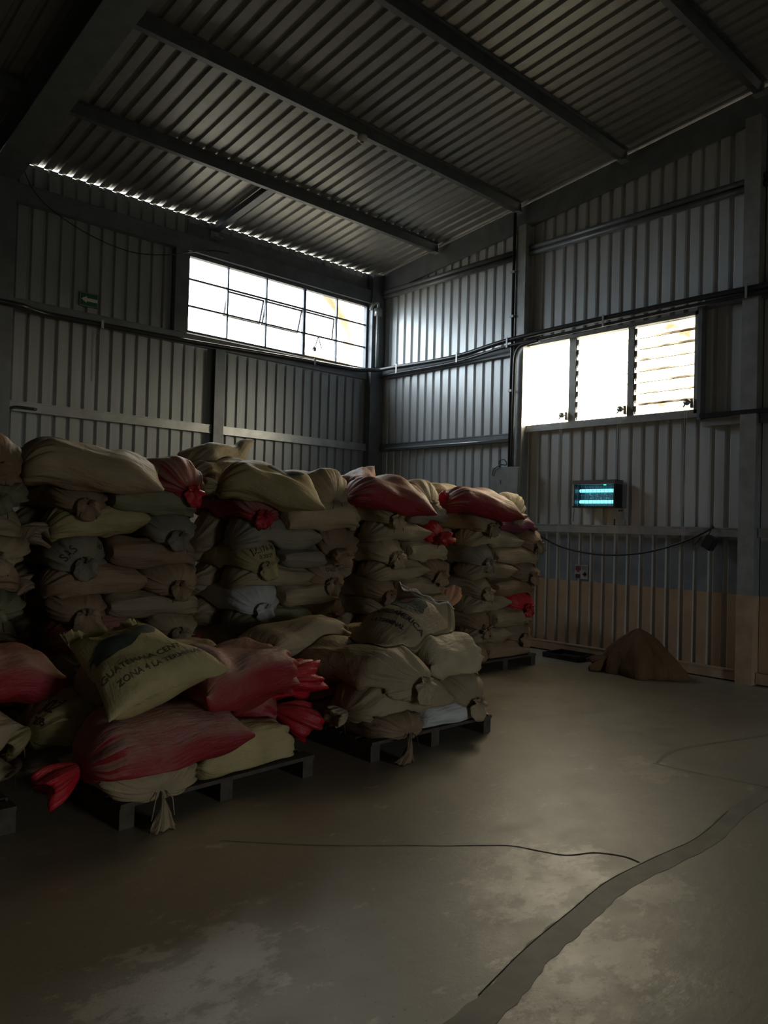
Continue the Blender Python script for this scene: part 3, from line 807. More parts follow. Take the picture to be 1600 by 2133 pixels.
def tuck_in(V, nu, nv, rounds=14, step=.008):
    # where faces still cross a neighbour, draw this body's cloth in a few millimetres
    F = [(i*nv+j, i*nv+(j+1) % nv, (i+1)*nv+(j+1) % nv, (i+1)*nv+j) for i in range(nu-1) for j in range(nv)] + [tuple(range(nv))[::-1], tuple((nu-1)*nv + j for j in range(nv))]
    nb = near(V.min(0), V.max(0), .02)
    for r in range(rounds):
        t = BVHTree.FromPolygons(V.tolist(), F)
        hit = set()
        for p in nb:
            for a, b_ in t.overlap(p[0]): hit.update(F[a] if len(F[a]) == 4 else F[a])
        if not hit: break
        Vg = V.reshape(nu, nv, 3)
        m = np.zeros(nu*nv); m[list(hit)] = 1; m = m.reshape(nu, nv)
        m = np.maximum(m, .7*np.maximum(np.roll(m, 1, 1), np.roll(m, -1, 1)))
        m[1:] = np.maximum(m[1:], .6*m[:-1]); m[:-1] = np.maximum(m[:-1], .6*m[1:])
        axis = Vg.mean(1, keepdims=True)
        d = axis - Vg; l = np.linalg.norm(d, axis=2, keepdims=True)
        V = (Vg + d/np.maximum(l, 1e-4)*np.minimum(step, l*.15)*m[:, :, None]).reshape(-1, 3)
    return V
def sgnpow(x, p): return np.sign(x) * np.abs(x)**p
NU, NV = 42, 72
def faces_grid(nu, nv, cap0=True, cap1=True):
    F = [(i*nv+j, i*nv+(j+1) % nv, (i+1)*nv+(j+1) % nv, (i+1)*nv+j) for i in range(nu-1) for j in range(nv)]
    if cap0: F += [(j, nv-1-j, nv-j, (j-1) if j > 0 else 0) if False else None for j in ()]
    return F
def uv_grid(nu, nv, ts, L_, W_):
    return [(ts[i]*L_, abs(2*j/nv-1)*W_*.5) for i in range(nu) for j in range(nv)]
BASEF = faces_grid(NU, NV) + [tuple(range(NV))[::-1], tuple((NU-1)*NV + j for j in range(NV))]

def sack_shape(p0, p1, w, h, rnd, twist=0.0, cap=.20, neck_drop=.25, neck_side=0.0, ears=.05, arch=0.0, seam_w=1.0, lump=.010, expo=2.7, s0=.2, droop=0.0):
    p0, p1 = Vector(p0), Vector(p1)
    ax = p1 - p0; L_ = ax.length; d = ax.normalized()
    W = d.cross(Vector((0, 0, 1))).normalized(); U = W.cross(d).normalized()
    ts = .5 - .5*np.cos(np.linspace(0, PI, NU)); ts = .35*np.linspace(0, 1, NU) + .65*ts
    th = np.arange(NV)*2*PI/NV
    ph = [rnd.uniform(0, 6.28) for _ in range(12)]
    pl = .9*(1-2*np.abs(np.sin(5.5*th+ph[0]))**.7) + .7*(1-2*np.abs(np.sin(8*th+ph[1]))**.7) + .3*np.cos(19*th+ph[2])
    c = min(.16/L_, .45) if cap is None else cap
    V = np.empty((NU, NV, 3))
    for i, t in enumerate(ts):
        a = .5*w*(1 - .05*math.sin(PI*t)) ; b_ = .5*h
        e = expo
        if t < s0:
            k = 1 - t/s0
            b_ *= max(max(1-k**2.2, 0)**.5, .06); e = expo - .7*k
            a *= 1 + (seam_w*1.02-1)*k
        q = 0.0
        if t > 1-c:
            q = (t-(1-c))/c
            r = (1-q**2.3)**(1/2.3) if q < 1 else 0
            rn = .032/a
            a = a*(r*(1-rn)+rn)
            b_ = b_*(r*(1-.032/b_)+.032/b_) if b_ > .032 else b_
            e = 2 + (expo-2)*(1-q)
        g = max(0, (t-(1-1.9*c))/(1.9*c)); g = g*g*(3-2*g)
        x = a*sgnpow(np.cos(th), 2/e); y = b_*sgnpow(np.sin(th), 2/e)
        rad = 1 + (.06*g*g + .075*q*(1-q)*2)*pl
        lumpv = lump*(np.sin(5.1*t+ph[3]+2*th)+.7*np.sin(9.3*t+ph[4]-th)+.6*np.sin(13*t+ph[5]+3*th))*min(1, 3*b_/h)*(1-.5*q)
        # long shallow tension folds along the sack
        lumpv = lumpv + .0035*np.cos(9*th+ph[6]+2.5*t)*np.sin(PI*t)
        x = x*rad + np.cos(th)*lumpv; y = y*rad + np.sin(th)*lumpv
        tw = twist*max(0, 1-t/.8)
        ct, st = math.cos(tw), math.sin(tw)
        x, y = x*ct - y*st, x*st + y*ct
        cpt = p0 + ax*t
        off = -neck_drop*h*q*q
        sd_ = neck_side*w*q*q
        lng = ears*np.abs(np.cos(th))**4*(max(0, 1-t/s0))**2 - ears*.35*(max(0, 1-t/s0))**2
        zz = arch*math.sin(PI*min(t*1.05, 1))
        for kx in range(3):
            V[i, :, kx] = cpt[kx] + W[kx]*(x+sd_) + U[kx]*(y+off) - d[kx]*lng
        V[i, :, 2] += zz - droop*max(0, 1-t/.45)**2
    return V.reshape(-1, 3), ts, L_, d, U, W

def tuft_mesh(P, out, style, rnd, size=1.0, rn=.034):
    nu, nv = 9, (120 if style in ('hang', 'long') else 60)
    th = np.arange(nv)*2*PI/nv
    out = Vector(out).normalized(); P = Vector(P)
    ph = [rnd.uniform(0, 6.28) for _ in range(6)]
    V = np.empty((nu, nv, 3))
    if style in ('hang', 'long'):
        # gathered cloth spreading in a pleated fan below the tie
        side = out.cross(Vector((0, 0, 1))).normalized()
        tilt = rnd.uniform(-.35, .35)
        down = (Vector((0, 0, -1))*math.cos(tilt) + side*math.sin(tilt)).normalized(); side = out.cross(-down).normalized()
        spread = 3.0 if style == 'hang' else .40
        L_ = (.115 if style == 'hang' else .20)*size
        for i in range(nu):
            s_ = i/(nu-1)
            phi = spread*np.cos(th)*(.9+.1*s_ if style == 'hang' else .5+.5*s_)
            ruf = (np.cos(6*phi+ph[0])*.6 + np.cos(10*phi+ph[1])*.4) if style == 'hang' else (np.cos(11*phi/spread+ph[0])*.6 + np.cos(15*phi/spread+ph[1])*.4)
            face = np.sin(th)
            rr = L_*s_*(1+.10*np.cos(4*phi/spread+ph[2]))*((.30+.70*((1+np.cos(phi))/2)**1.3) if style == 'hang' else 1) + rn*.2
            o_ = .012 + .045*math.sin(min(1, s_*1.4)*PI*.6) - .012*s_ + .026*s_*ruf + face*(.018 - .014*s_)
            for k in range(3):
                V[i, :, k] = P[k] + out[k]*o_ + (down[k]*np.cos(phi) + side[k]*np.sin(phi))*rr + down[k]*(-.008) 
    else:
        end = {'stick': out + Vector((0, 0, -.12)), 'up': out*.45 + Vector((0, 0, 1)), 'side': out*.9 + Vector((0, 0, -.4))}[style].normalized()
        A = end.cross(Vector((0, 0, 1)) if abs(end.z) < .85 else Vector((1, 0, 0))).normalized(); B = A.cross(end).normalized()
        L_ = .12*size
        ruf = .4*np.cos(5*th+ph[0]) + .4*np.cos(8*th+ph[1]) + .3*np.cos(13*th+ph[2])
        for i in range(nu):
            s_ = i/(nu-1)
            rr = (rn + .055*size*math.sin(min(1, s_*1.15)*PI*.55))*(1 + .30*ruf*s_)
            l_ = L_*s_*(1 + .16*np.cos(3*th+ph[3])*s_) - .01
            for k in range(3): V[i, :, k] = P[k] + end[k]*l_ + (A[k]*np.cos(th) + B[k]*np.sin(th)*.7)*rr
    V = V.reshape(-1, 3)
    F = [(i*nv+j, i*nv+(j+1) % nv, (i+1)*nv+(j+1) % nv, (i+1)*nv+j) for i in range(nu-1) for j in range(nv)]
    if style in ('hang', 'long'):
        e = (nu-1)*nv
        F += [(e+j, e+j+1, e+nv-j-1, e+(nv-j) % nv) for j in range(1, nv//2-1)] + [(e, e+1, e+nv-1), (e+nv//2-1, e+nv//2, e+nv//2+1)]
        ts = np.linspace(0, 1, nu)
        return V, F, [(ts[i]*.3, j/nv) for i in range(nu) for j in range(nv)]
    ring = V[(nu-1)*nv:]; c0 = ring.mean(0); c_in = c0*.5 + V[(nu-4)*nv:(nu-3)*nv].mean(0)*.5
    base = len(V); V = np.vstack([V, ring*.7 + c_in*.3, c_in[None]])
    F += [((nu-1)*nv+j, (nu-1)*nv+(j+1) % nv, base+(j+1) % nv, base+j) for j in range(nv)]
    F += [(base+j, base+(j+1) % nv, base+nv) for j in range(nv)]
    ts = np.linspace(0, 1, nu)
    uvs = [(ts[i]*.3, j/nv) for i in range(nu) for j in range(nv)] + [(.3, j/nv) for j in range(nv)] + [(.3, .5)]
    return V, F, uvs

SEED = [100]
def sack(p0, p1, w, h, color, label, tuft='hang', tsize=1.0, tmat=None, string=True, drape=.09, group=None, tails=True, dark_string=True, lim=None, **kw):
    SEED[0] += 1
    rnd = random.Random(SEED[0])
    V, ts, L_, d, U, W = sack_shape(p0, p1, w, h, rnd, **kw)
    V = settle(V, NU, NV, drape, lim)
    register(V, BASEF)
    o = obj('woven_sack', V, BASEF, SM[color], None, True, uv_grid(NU, NV, ts, L_, 1.0))
    tag(o, label, 'sack', group)
    if tuft:
        neck = Vector(V[-NV:].mean(0))
        back = Vector(V[-4*NV:-3*NV].mean(0))
        out = Vector(d)
        TV, TF, tuv = tuft_mesh(neck, out, tuft, rnd, tsize)
        nb = near(TV.min(0), TV.max(0), .02)
        nb = [p for p in nb if p is not PLACED[-1]]
        TV = push_out(TV, nb, .003)
        TV[:, 2] = np.maximum(TV[:, 2], .004)
        obj('gathered_mouth', TV, TF, tmat or SM[color], o, True, tuv)
        if string:
            m = MB()
            A = out.cross(Vector((0, 0, 1))).normalized(); B = A.cross(out).normalized()
            ring = [neck - out*.006 + (A*math.cos(2*PI*k/14) + B*math.sin(2*PI*k/14))*.029 for k in range(15)]
            m.tube(ring, .0045, 6, cap=False)
            if tails:
                for sgn in (-1, 1):
                    q = neck + A*.026*sgn + out*.012
                    m.tube([q, q + out*.03 + A*.02*sgn + Vector((0, 0, -.03)), q + out*.025 + A*.035*sgn + Vector((0, 0, -.09-.04*rnd.random()))], .003, 5)
            m.build('tie_string', M_STRINGD if dark_string else M_STRING, o, True)
    return o

FY, BY = -4.06, -3.20
ORD = ['top', 'second', 'third', 'fourth', 'fifth', 'sixth', 'seventh', 'eighth', 'ninth', 'tenth', 'eleventh']
WHERE = {'A': 'stack below the green arrow sign', 'B': 'stack below the long window', 'C': 'stack below the wall corner', 'D': 'stack near the insect lamp', 'Z': 'stack cut off at left edge'}
LOOK = {'tan': 'tan', 'buff': 'pale buff', 'yellow': 'yellowish', 'brown': 'brown', 'grey': 'greyish', 'olive': 'olive', 'white': 'white', 'red': 'dusty red', 'crimson': 'bright red', 'mauve': 'mauve'}
HID = 'tan woven sack buried low or at the rear of the tall stacks'
HIDG = 'sacks buried in the tall stacks'
def name_it(st, layer, kind, color, extra=''):
    what = 'with knotted end out' if kind == 'E' else 'lying lengthwise'
    return f"{LOOK[color]} sack {extra+' ' if extra else ''}{what}, {ORD[layer]} layer of {WHERE[st]}"
def E_(st, layer, x0, x1, z0, z1, color, hidden=False, extra='', inner='r', **kw):
    xc, zc = (x0+x1)/2, (z0+z1)/2
    kw.setdefault('tuft', 'hang'); kw.setdefault('drape', .035); kw.setdefault('expo', 2.35)
    jr = random.Random(int(xc*1000)+int(zc*700)); j = lambda k: jr.uniform(-k, k)
    return sack((xc+j(.02), BY+.06, zc+j(.012)), (xc+j(.015), FY+j(.025), zc+j(.012)), x1-x0+.03, z1-z0+.03, color, HID if hidden else name_it(st, layer, 'E', color, extra), group=HIDG if hidden else None, cap=.2, lim=[(0, x0-.03, x1-.004) if inner == 'r' else (0, x0+.004, x1+.03)], **kw)
def L_(st, layer, x0, x1, z0, z1, color, tie='r', hidden=False, y=None, dep=.44, extra='', **kw):
    yc = FY + .22 if y is None else y
    zc = (z0+z1)/2
    a, b_ = (x0-.02, x1) if tie == 'r' else (x1+.02, x0)
    kw.setdefault('tuft', None); kw.setdefault('s0', .15 if tie == 'r' else .34); kw.setdefault('ears', .03); kw.setdefault('drape', .035); kw.setdefault('expo', 2.35)
    dz = kw.pop('dz', 0.0)
    jr = random.Random(int(zc*900)+int(x0*500)); j = lambda k: jr.uniform(-k, k)
    return sack((a, yc+j(.03), zc+dz+j(.014)), (b_, yc+j(.03), zc+j(.014)), dep, z1-z0+.03, color, HID if hidden else name_it(st, layer, 'L', color, extra), group=HIDG if hidden else None, cap=.2, lim=[(0, x0+.004 if tie == 'r' else x0-.03, x1+.03 if tie == 'r' else x1-.004), (1, yc-dep/2-.03, yc+dep/2-.002)], **kw)
def rear(x0, x1, z0, z1, flip):
    # third sack of a layer, out of sight behind the two that show
    zc = (z0+z1)/2
    return sack(((x1 if flip else x0), -3.39, zc), ((x0 if flip else x1), -3.39, zc), .40, z1-z0+.03, 'tan', HID, tuft=None, group=HIDG, lim=[(0, min(x0, x1), max(x0, x1)), (1, -3.60, -3.1)])

# each stack: rows from the floor up: (layer, kind P/Q, split x, E args, L args)
def stack(st, X0, X1, rows):
    for r in rows:
        typ, layer, e, l = r
        e, l = list(e), list(l)
        if typ == 'P': e[1] = l[0] = (e[1] + l[0])/2
        else: e[0] = l[1] = (e[0] + l[1])/2
        hid = layer is None
        lay = layer if layer is not None else 0
        ez = (e[2]+e[3])/2
        if typ == 'P':        # knotted end at left, long sack at right
            E_(st, lay, e[0], e[1], e[2], e[3], e[4], hid or e[5].get('hid', False), **{k: v for k, v in e[5].items() if k != 'hid'})
            kw = dict(l[5]); kw.setdefault('tie', 'r'); lh = kw.pop('hid', False)
            L_(st, lay, l[0], l[1], l[2], l[3], l[4], hidden=hid or lh, **kw)
            rear(l[0]+.025, X1+.06, min(e[2], l[2]), max(e[3], l[3])-.02, False)
        else:                 # long sack at left, knotted end at right
            kw0 = dict(e[5]); eh = kw0.pop('hid', False)
            E_(st, lay, e[0], e[1], e[2], e[3], e[4], hid or eh, inner='l', **kw0)
            kw = dict(l[5]); kw.setdefault('tie', 'l'); lh = kw.pop('hid', False)
            L_(st, lay, l[0], l[1], l[2], l[3], l[4], hidden=hid or lh, **kw)
            rear(X0-.11, e[0]-.025, min(e[2], l[2]), max(e[3], l[3])-.02, True)
def hidden_rows(X0, X1, zs):
    out = []
    for k, (a, b_) in enumerate(zip(zs[:-1], zs[1:])):
        if k % 2 == 0: out.append(('Q', None, (X1-.43, X1, a, b_, 'tan', dict(tuft=None)), (X0, X1-.42, a, b_, 'tan', dict(tuft=None))))
        else: out.append(('P', None, (X0, X0+.42, a, b_, 'tan', dict(tuft=None)), (X0+.43, X1, a, b_, 'tan', dict(tuft=None))))
    return out

# ---- stack below the insect lamp end (D)
stack('D', -2.12, -1.0, [
    ('P', 9, (-2.12, -1.88, .13, .32, 'brown', dict(tuft=None)), (-1.88, -1.10, .13, .32, 'brown', {})),
    ('Q', 8, (-1.54, -1.07, .30, .51, 'brown', {}), (-2.12, -1.54, .30, .50, 'tan', {})),
    ('P', 7, (-2.13, -1.85, .47, .67, 'brown', dict(tuft='hang', tsize=1.1)), (-1.82, -1.11, .48, .66, 'tan', {})),
    ('Q', 6, (-1.53, -1.03, .63, .84, 'crimson', {}), (-2.12, -1.50, .65, .83, 'buff', {})),
    ('P', 5, (-2.14, -1.83, .82, 1.02, 'tan', {}), (-1.80, -1.05, .81, .99, 'brown', {})),
    ('Q', 4, (-1.48, -.97, .97, 1.18, 'brown', {}), (-2.12, -1.48, .99, 1.19, 'tan', {})),
    ('P', 3, (-2.13, -1.79, 1.15, 1.38, 'grey', dict(tsize=1.1)), (-1.80, -1.0, 1.13, 1.34, 'tan', {})),
    ('Q', 2, (-1.36, -.94, 1.33, 1.55, 'brown', {}), (-2.12, -1.34, 1.34, 1.54, 'buff', dict(dz=-.03))),
    ('P', 1, (-2.12, -1.73, 1.51, 1.71, 'tan', {}), (-1.76, -1.05, 1.51, 1.68, 'mauve', dict(tuft=None, expo=2.3))),
])
sack((-1.36, -3.3, 1.81), (-1.38, -4.02, 1.80), .48, .27, 'buff', 'pale buff sack with knotted end, right of red one atop stack near insect lamp', 'side', neck_side=.25)
sack((-1.72, -3.38, 1.84), (-2.4, -3.3, 1.86), .45, .30, 'buff', 'buff sack arched behind the red one atop the stack nearest the insect lamp', 'side', arch=.05)
sack((-1.60, -4.10, 1.77), (-2.42, -3.80, 1.86), .48, .28, 'red', 'dusty red sack with gathered end up left, atop the stack nearest the insect lamp', 'up', twist=.5, drape=.12, s0=.42, tmat=SM['crimson'], string=False)

# ---- stack below the wall corner (C)
stack('C', -3.5, -2.52, hidden_rows(-3.5, -2.52, [.13, .32, .51, .70]) + [
    ('P', 6, (-3.52, -3.16, .69, .88, 'tan', {}), (-3.16, -2.52, .70, .87, 'tan', dict(tuft='up', tsize=1.8, tmat=M_PEACH, extra='peach-tufted', y=FY+.14, dep=.36))),
    ('P', 5, (-3.53, -3.22, .86, 1.05, 'brown', dict(tsize=1.1)), (-3.22, -2.58, .87, 1.05, 'tan', {})),
    ('Q', 4, (-2.90, -2.5, 1.03, 1.24, 'brown', {}), (-3.5, -2.84, 1.03, 1.21, 'tan', {})),
    ('P', 3, (-3.5, -3.11, 1.19, 1.43, 'tan', dict(tsize=1.15)), (-3.13, -2.53, 1.20, 1.41, 'buff', dict(expo=2.3))),
    ('Q', 2, (-2.92, -2.56, 1.40, 1.59, 'crimson', dict(tuft='stick', tsize=1.1)), (-3.5, -2.80, 1.40, 1.60, 'buff', {})),
    ('P', 1, (-3.5, -3.14, 1.57, 1.78, 'tan', dict(neck_side=.1)), (-3.15, -2.53, 1.57, 1.75, 'grey', {})),
])
sack((-2.90, -3.25, 1.87), (-2.88, -4.05, 1.83), .48, .27, 'tan', 'tan sack with knotted end, right of pink one atop stack below wall corner', 'hang')
sack((-3.02, -3.10, 2.02), (-3.55, -3.55, 1.9), .46, .24, 'red', 'pink pillow sack with a peaked corner standing up behind, atop the stack below the corner', None, twist=-.7, ears=.09)
sack((-3.0, -4.12, 1.78), (-3.78, -3.86, 1.88), .5, .30, 'red', 'dusty pink sack with slanted seam end, atop the stack below the wall corner', None, twist=.5, drape=.12, s0=.42)

# ---- stack below the long window (B)
stack('B', -5.0, -3.75, hidden_rows(-5.0, -3.78, [.13, .32, .51]) + [
    ('P', 7, (-5.0, -4.58, .50, .69, 'tan', {}), (-4.56, -3.82, .50, .70, 'tan', {})),
    ('Q', 6, (-4.32, -3.86, .68, .92, 'brown', dict(tsize=.9)), (-5.0, -4.30, .67, .87, 'olive', {})),
    ('P', 5, (-5.0, -4.60, .80, 1.03, 'white', {}), (-4.60, -3.95, .86, 1.04, 'tan', {})),
    ('Q', 4, (-4.34, -3.88, .99, 1.20, 'brown', {}), (-5.0, -4.24, 1.01, 1.20, 'tan', {})),
    ('P', 3, (-5.0, -4.61, 1.15, 1.39, 'yellow', dict(extra='lettered')), (-4.60, -3.87, 1.17, 1.33, 'grey', {})),
    ('Q', 2, (-4.26, -3.72, 1.25, 1.54, 'brown', dict(tsize=1.25, neck_side=.2, tuft='side')), (-5.0, -4.16, 1.33, 1.60, 'grey', dict(dz=-.04))),
    ('P', 1, (-5.0, -4.58, 1.55, 1.78, 'red', dict(tmat=SM['crimson'], neck_side=.1)), (-4.60, -3.74, 1.48, 1.74, 'tan', dict(twist=-.35, dep=.5))),
])
sack((-4.08, -3.3, 1.86), (-4.07, -4.04, 1.85), .46, .30, 'tan', 'tan sack with knotted end, right of the printed one atop the stack below the window', 'hang')
sack((-4.40, -3.35, 1.93), (-5.2, -3.40, 1.92), .48, .30, 'buff', 'buff sack lying behind the printed one atop the stack below the long window', 'side')
sack((-4.45, -3.0, 2.13), (-5.1, -3.25, 2.03), .5, .22, 'buff', 'buff pillow sack with a peaked corner, highest on the stack below the long window', None, twist=-.75, ears=.09)
sack((-3.60, -3.02, 1.90), (-4.30, -2.98, 1.95), .42, .22, 'buff', 'pale flat sack at the right rear atop the stack below the long window', None)
printed = sack((-4.32, -4.12, 1.79), (-5.10, -3.82, 1.90), .52, .30, 'yellow', 'tan sack with green print and tied left end, atop the stack below the long window', 'stick', twist=.5, drape=.12, s0=.42)

# ---- stack below the green arrow sign (A)
stack('A', -6.45, -5.33, hidden_rows(-6.45, -5.33, [.13, .30, .48]) + [
    ('P', 7, (-6.45, -6.04, .47, .66, 'tan', {}), (-6.03, -5.38, .47, .66, 'crimson', dict(tuft='up', tsize=1.3))),
    ('Q', 6, (-5.76, -5.33, .66, .86, 'tan', {}), (-6.45, -5.72, .65, .85, 'red', {})),
    ('P', 5, (-6.45, -6.06, .83, 1.03, 'brown', dict(tsize=1.2)), (-6.05, -5.31, .84, 1.02, 'tan', {})),
    ('Q', 4, (-5.82, -5.36, 1.0, 1.22, 'brown', {}), (-6.47, -5.76, 1.01, 1.22, 'brown', {})),
    ('P', 3, (-6.45, -6.05, 1.20, 1.41, 'grey', dict(extra='lettered')), (-6.05, -5.34, 1.19, 1.40, 'brown', {})),
    ('Q', 2, (-5.84, -5.39, 1.37, 1.58, 'grey', {}), (-6.45, -5.70, 1.41, 1.62, 'yellow', dict(dark_string=False, dz=.03))),
    ('P', 1, (-6.45, -6.07, 1.60, 1.79, 'brown', {}), (-6.06, -5.36, 1.58, 1.79, 'olive', {})),
])
sack((-5.95, -3.30, 1.95), (-6.5, -3.36, 1.94), .5, .30, 'grey', 'dark greyish sack arched at the rear atop the stack below the arrow sign', None, arch=.05)
sack((-5.72, -3.15, 1.95), (-5.48, -4.08, 1.86), .44, .25, 'red', 'red sack with bunched end hanging over the right of the stack below the sign', 'hang', tmat=SM['crimson'], neck_drop=.4, tsize=1.1)
sack((-5.78, -4.15, 1.86), (-6.62, -3.88, 1.92), .5, .30, 'tan', 'large tan sack with gathered left end, front atop the stack below the arrow sign', 'stick', twist=.5, drape=.12, tsize=.7, s0=.42)

# ---- stack cut off by the left edge (Z)
ZR = []
zs = [.13, .32, .51, .70, .88, 1.06, 1.25, 1.43, 1.60, 1.78]
for k, (a, b_) in enumerate(zip(zs[:-1], zs[1:])):
    lay = 9 - k
    if k % 2 == 0: ZR.append(('Q', lay if k > 2 else None, (-7.02, -6.58, a, b_, ['tan', 'olive'][k % 4 == 0], dict(tuft='hang')), (-7.9, -7.12, a, b_, 'tan', dict(hid=True, tuft=None))))
    else: ZR.append(('P', lay if k > 2 else None, (-7.9, -7.45, a, b_, 'tan', dict(hid=True, tuft=None)), (-7.43, -6.62, a, b_, ['tan', 'brown'][k % 4 == 1], dict(tuft='stick', tsize=1.3 if lay == 2 else .8))))
stack('Z', -7.9, -6.6, ZR)
sack((-6.96, -3.3, 1.92), (-6.83, -4.10, 1.91), .48, .30, 'brown', 'brown sack with pale string and knotted end, topmost of the stack cut off at left', 'stick', dark_string=False, tsize=.8)

# ---- low pile topped by a printed pillow sack (F)
FP = 'low pile topped by a printed pillow sack'
sack((-6.46, -5.02, .235), (-6.46, -5.68, .235), .52, .19, 'tan', 'tan sack with long hanging tied neck, bottom front corner under the pillow sack', 'long', tsize=1.1, dark_string=False)
sack((-6.22, -5.40, .235), (-5.46, -5.26, .235), .46, .24, 'yellow', 'yellowish sack lying lengthwise, bottom right of the pile under the pillow sack', None)
sack((-5.5, -4.85, .235), (-6.2, -4.85, .235), .46, .22, 'tan', 'tan sack buried in the middle of the two low piles', None, group='sacks buried in the low piles')
sack((-5.5, -4.62, .40), (-6.2, -4.62, .40), .42, .24, 'tan', 'tan sack buried in the middle of the two low piles', None, group='sacks buried in the low piles')
sack((-6.25, -4.72, .22), (-6.84, -4.74, .22), .44, .2, 'tan', 'tan sack with knotted end to the left, bottom rear under the pillow sack', 'stick')
sack((-6.24, -4.80, .43), (-6.84, -4.86, .43), .5, .24, 'yellow', 'dark-lettered sack with knotted end to the left, under the printed pillow sack', 'side', tsize=1.3, dark_string=False)
sack((-6.0, -4.92, .42), (-5.40, -5.12, .40), .42, .26, 'red', 'dusty red sack with a big bright open mouth, right middle under the pillow sack', 'side', tsize=2.3, tmat=SM['crimson'], string=False)
sack((-5.93, -5.44, .385), (-6.76, -5.38, .36), .56, .29, 'red', 'long dusty red sack across the front middle of the pile under the pillow sack', 'side', tsize=1.6, tmat=SM['crimson'], string=False, ears=.07)
sack((-5.55, -4.60, .66), (-6.2, -4.60, .66), .42, .24, 'buff', 'pale buff sack at the top rear of the pile under the pillow sack', None)
sack((-6.22, -5.38, .63), (-5.48, -5.26, .66), .58, .34, 'red', 'plump dusty red sack with red tuft, top right of the pile under the pillow sack', 'stick', tsize=2.3, tmat=SM['crimson'], string=False, ears=.07)
sack((-6.15, -4.95, .62), (-6.6, -4.95, .60), .4, .2, 'tan', 'tan sack buried in the middle of the two low piles', None, group='sacks buried in the low piles')

# ---- low pile topped by an open sack (G)
sack((-4.70, -4.74, .225), (-4.70, -5.66, .225), .48, .17, 'brown', 'brown sack with hanging tied neck, bottom left of the pile under the open sack', 'long', tsize=1.2)
sack((-4.46, -5.36, .2), (-3.68, -5.36, .2), .44, .18, 'white', 'white sack lying lengthwise on the pallet, bottom right of the pile under the open sack', None)
sack((-3.75, -4.75, .22), (-4.45, -4.75, .22), .5, .2, 'tan', 'tan sack buried in the middle of the two low piles', None, group='sacks buried in the low piles')
sack((-3.93, -4.62, .36), (-3.93, -5.58, .34), .45, .23, 'tan', 'tan sack with knotted end, middle right of the pile under the open sack', 'hang', tsize=1.05)
sack((-4.16, -5.33, .36), (-4.98, -5.33, .35), .48, .25, 'tan', 'tan sack lying lengthwise tied at left, middle of the pile under the open sack', 'stick')
sack((-4.15, -4.75, .38), (-4.9, -4.75, .38), .5, .22, 'tan', 'tan sack buried in the middle of the two low piles', None, group='sacks buried in the low piles')
sack((-4.70, -4.62, .55), (-4.67, -5.62, .55), .54, .28, 'tan', 'plump tan sack with knotted end in front, left under the open sack', 'hang', tsize=1.15, neck_side=-.25)
sack((-4.37, -5.28, .58), (-3.70, -5.24, .58), .54, .32, 'buff', 'plump pale sack, top right of the pile under the open sack', None, expo=2.4)
sack((-3.85, -4.68, .62), (-4.38, -4.62, .62), .46, .28, 'buff', 'tan sack buried in the middle of the two low piles', None, group='sacks buried in the low piles')
sack((-5.22, -4.62, .66), (-4.42, -4.56, .74), .48, .22, 'tan', 'flat tan sack reaching out left behind the pile under the open sack', None, drape=.05)

# ---- third low pile, cut off by the left edge
sack((-6.98, -4.8, .24), (-7.8, -4.8, .24), .5, .24, 'tan', 'tan sack at the bottom of the low pile cut off at left edge', None)
sack((-6.95, -4.8, .45), (-7.75, -4.8, .45), .5, .24, 'tan', 'tan sack beneath the dark red one at the lower left edge', None)
sack((-6.68, -4.66, .68), (-7.6, -4.66, .66), .52, .32, 'red', 'dark red sack cut off by the left edge behind the printed pillow sack', None)

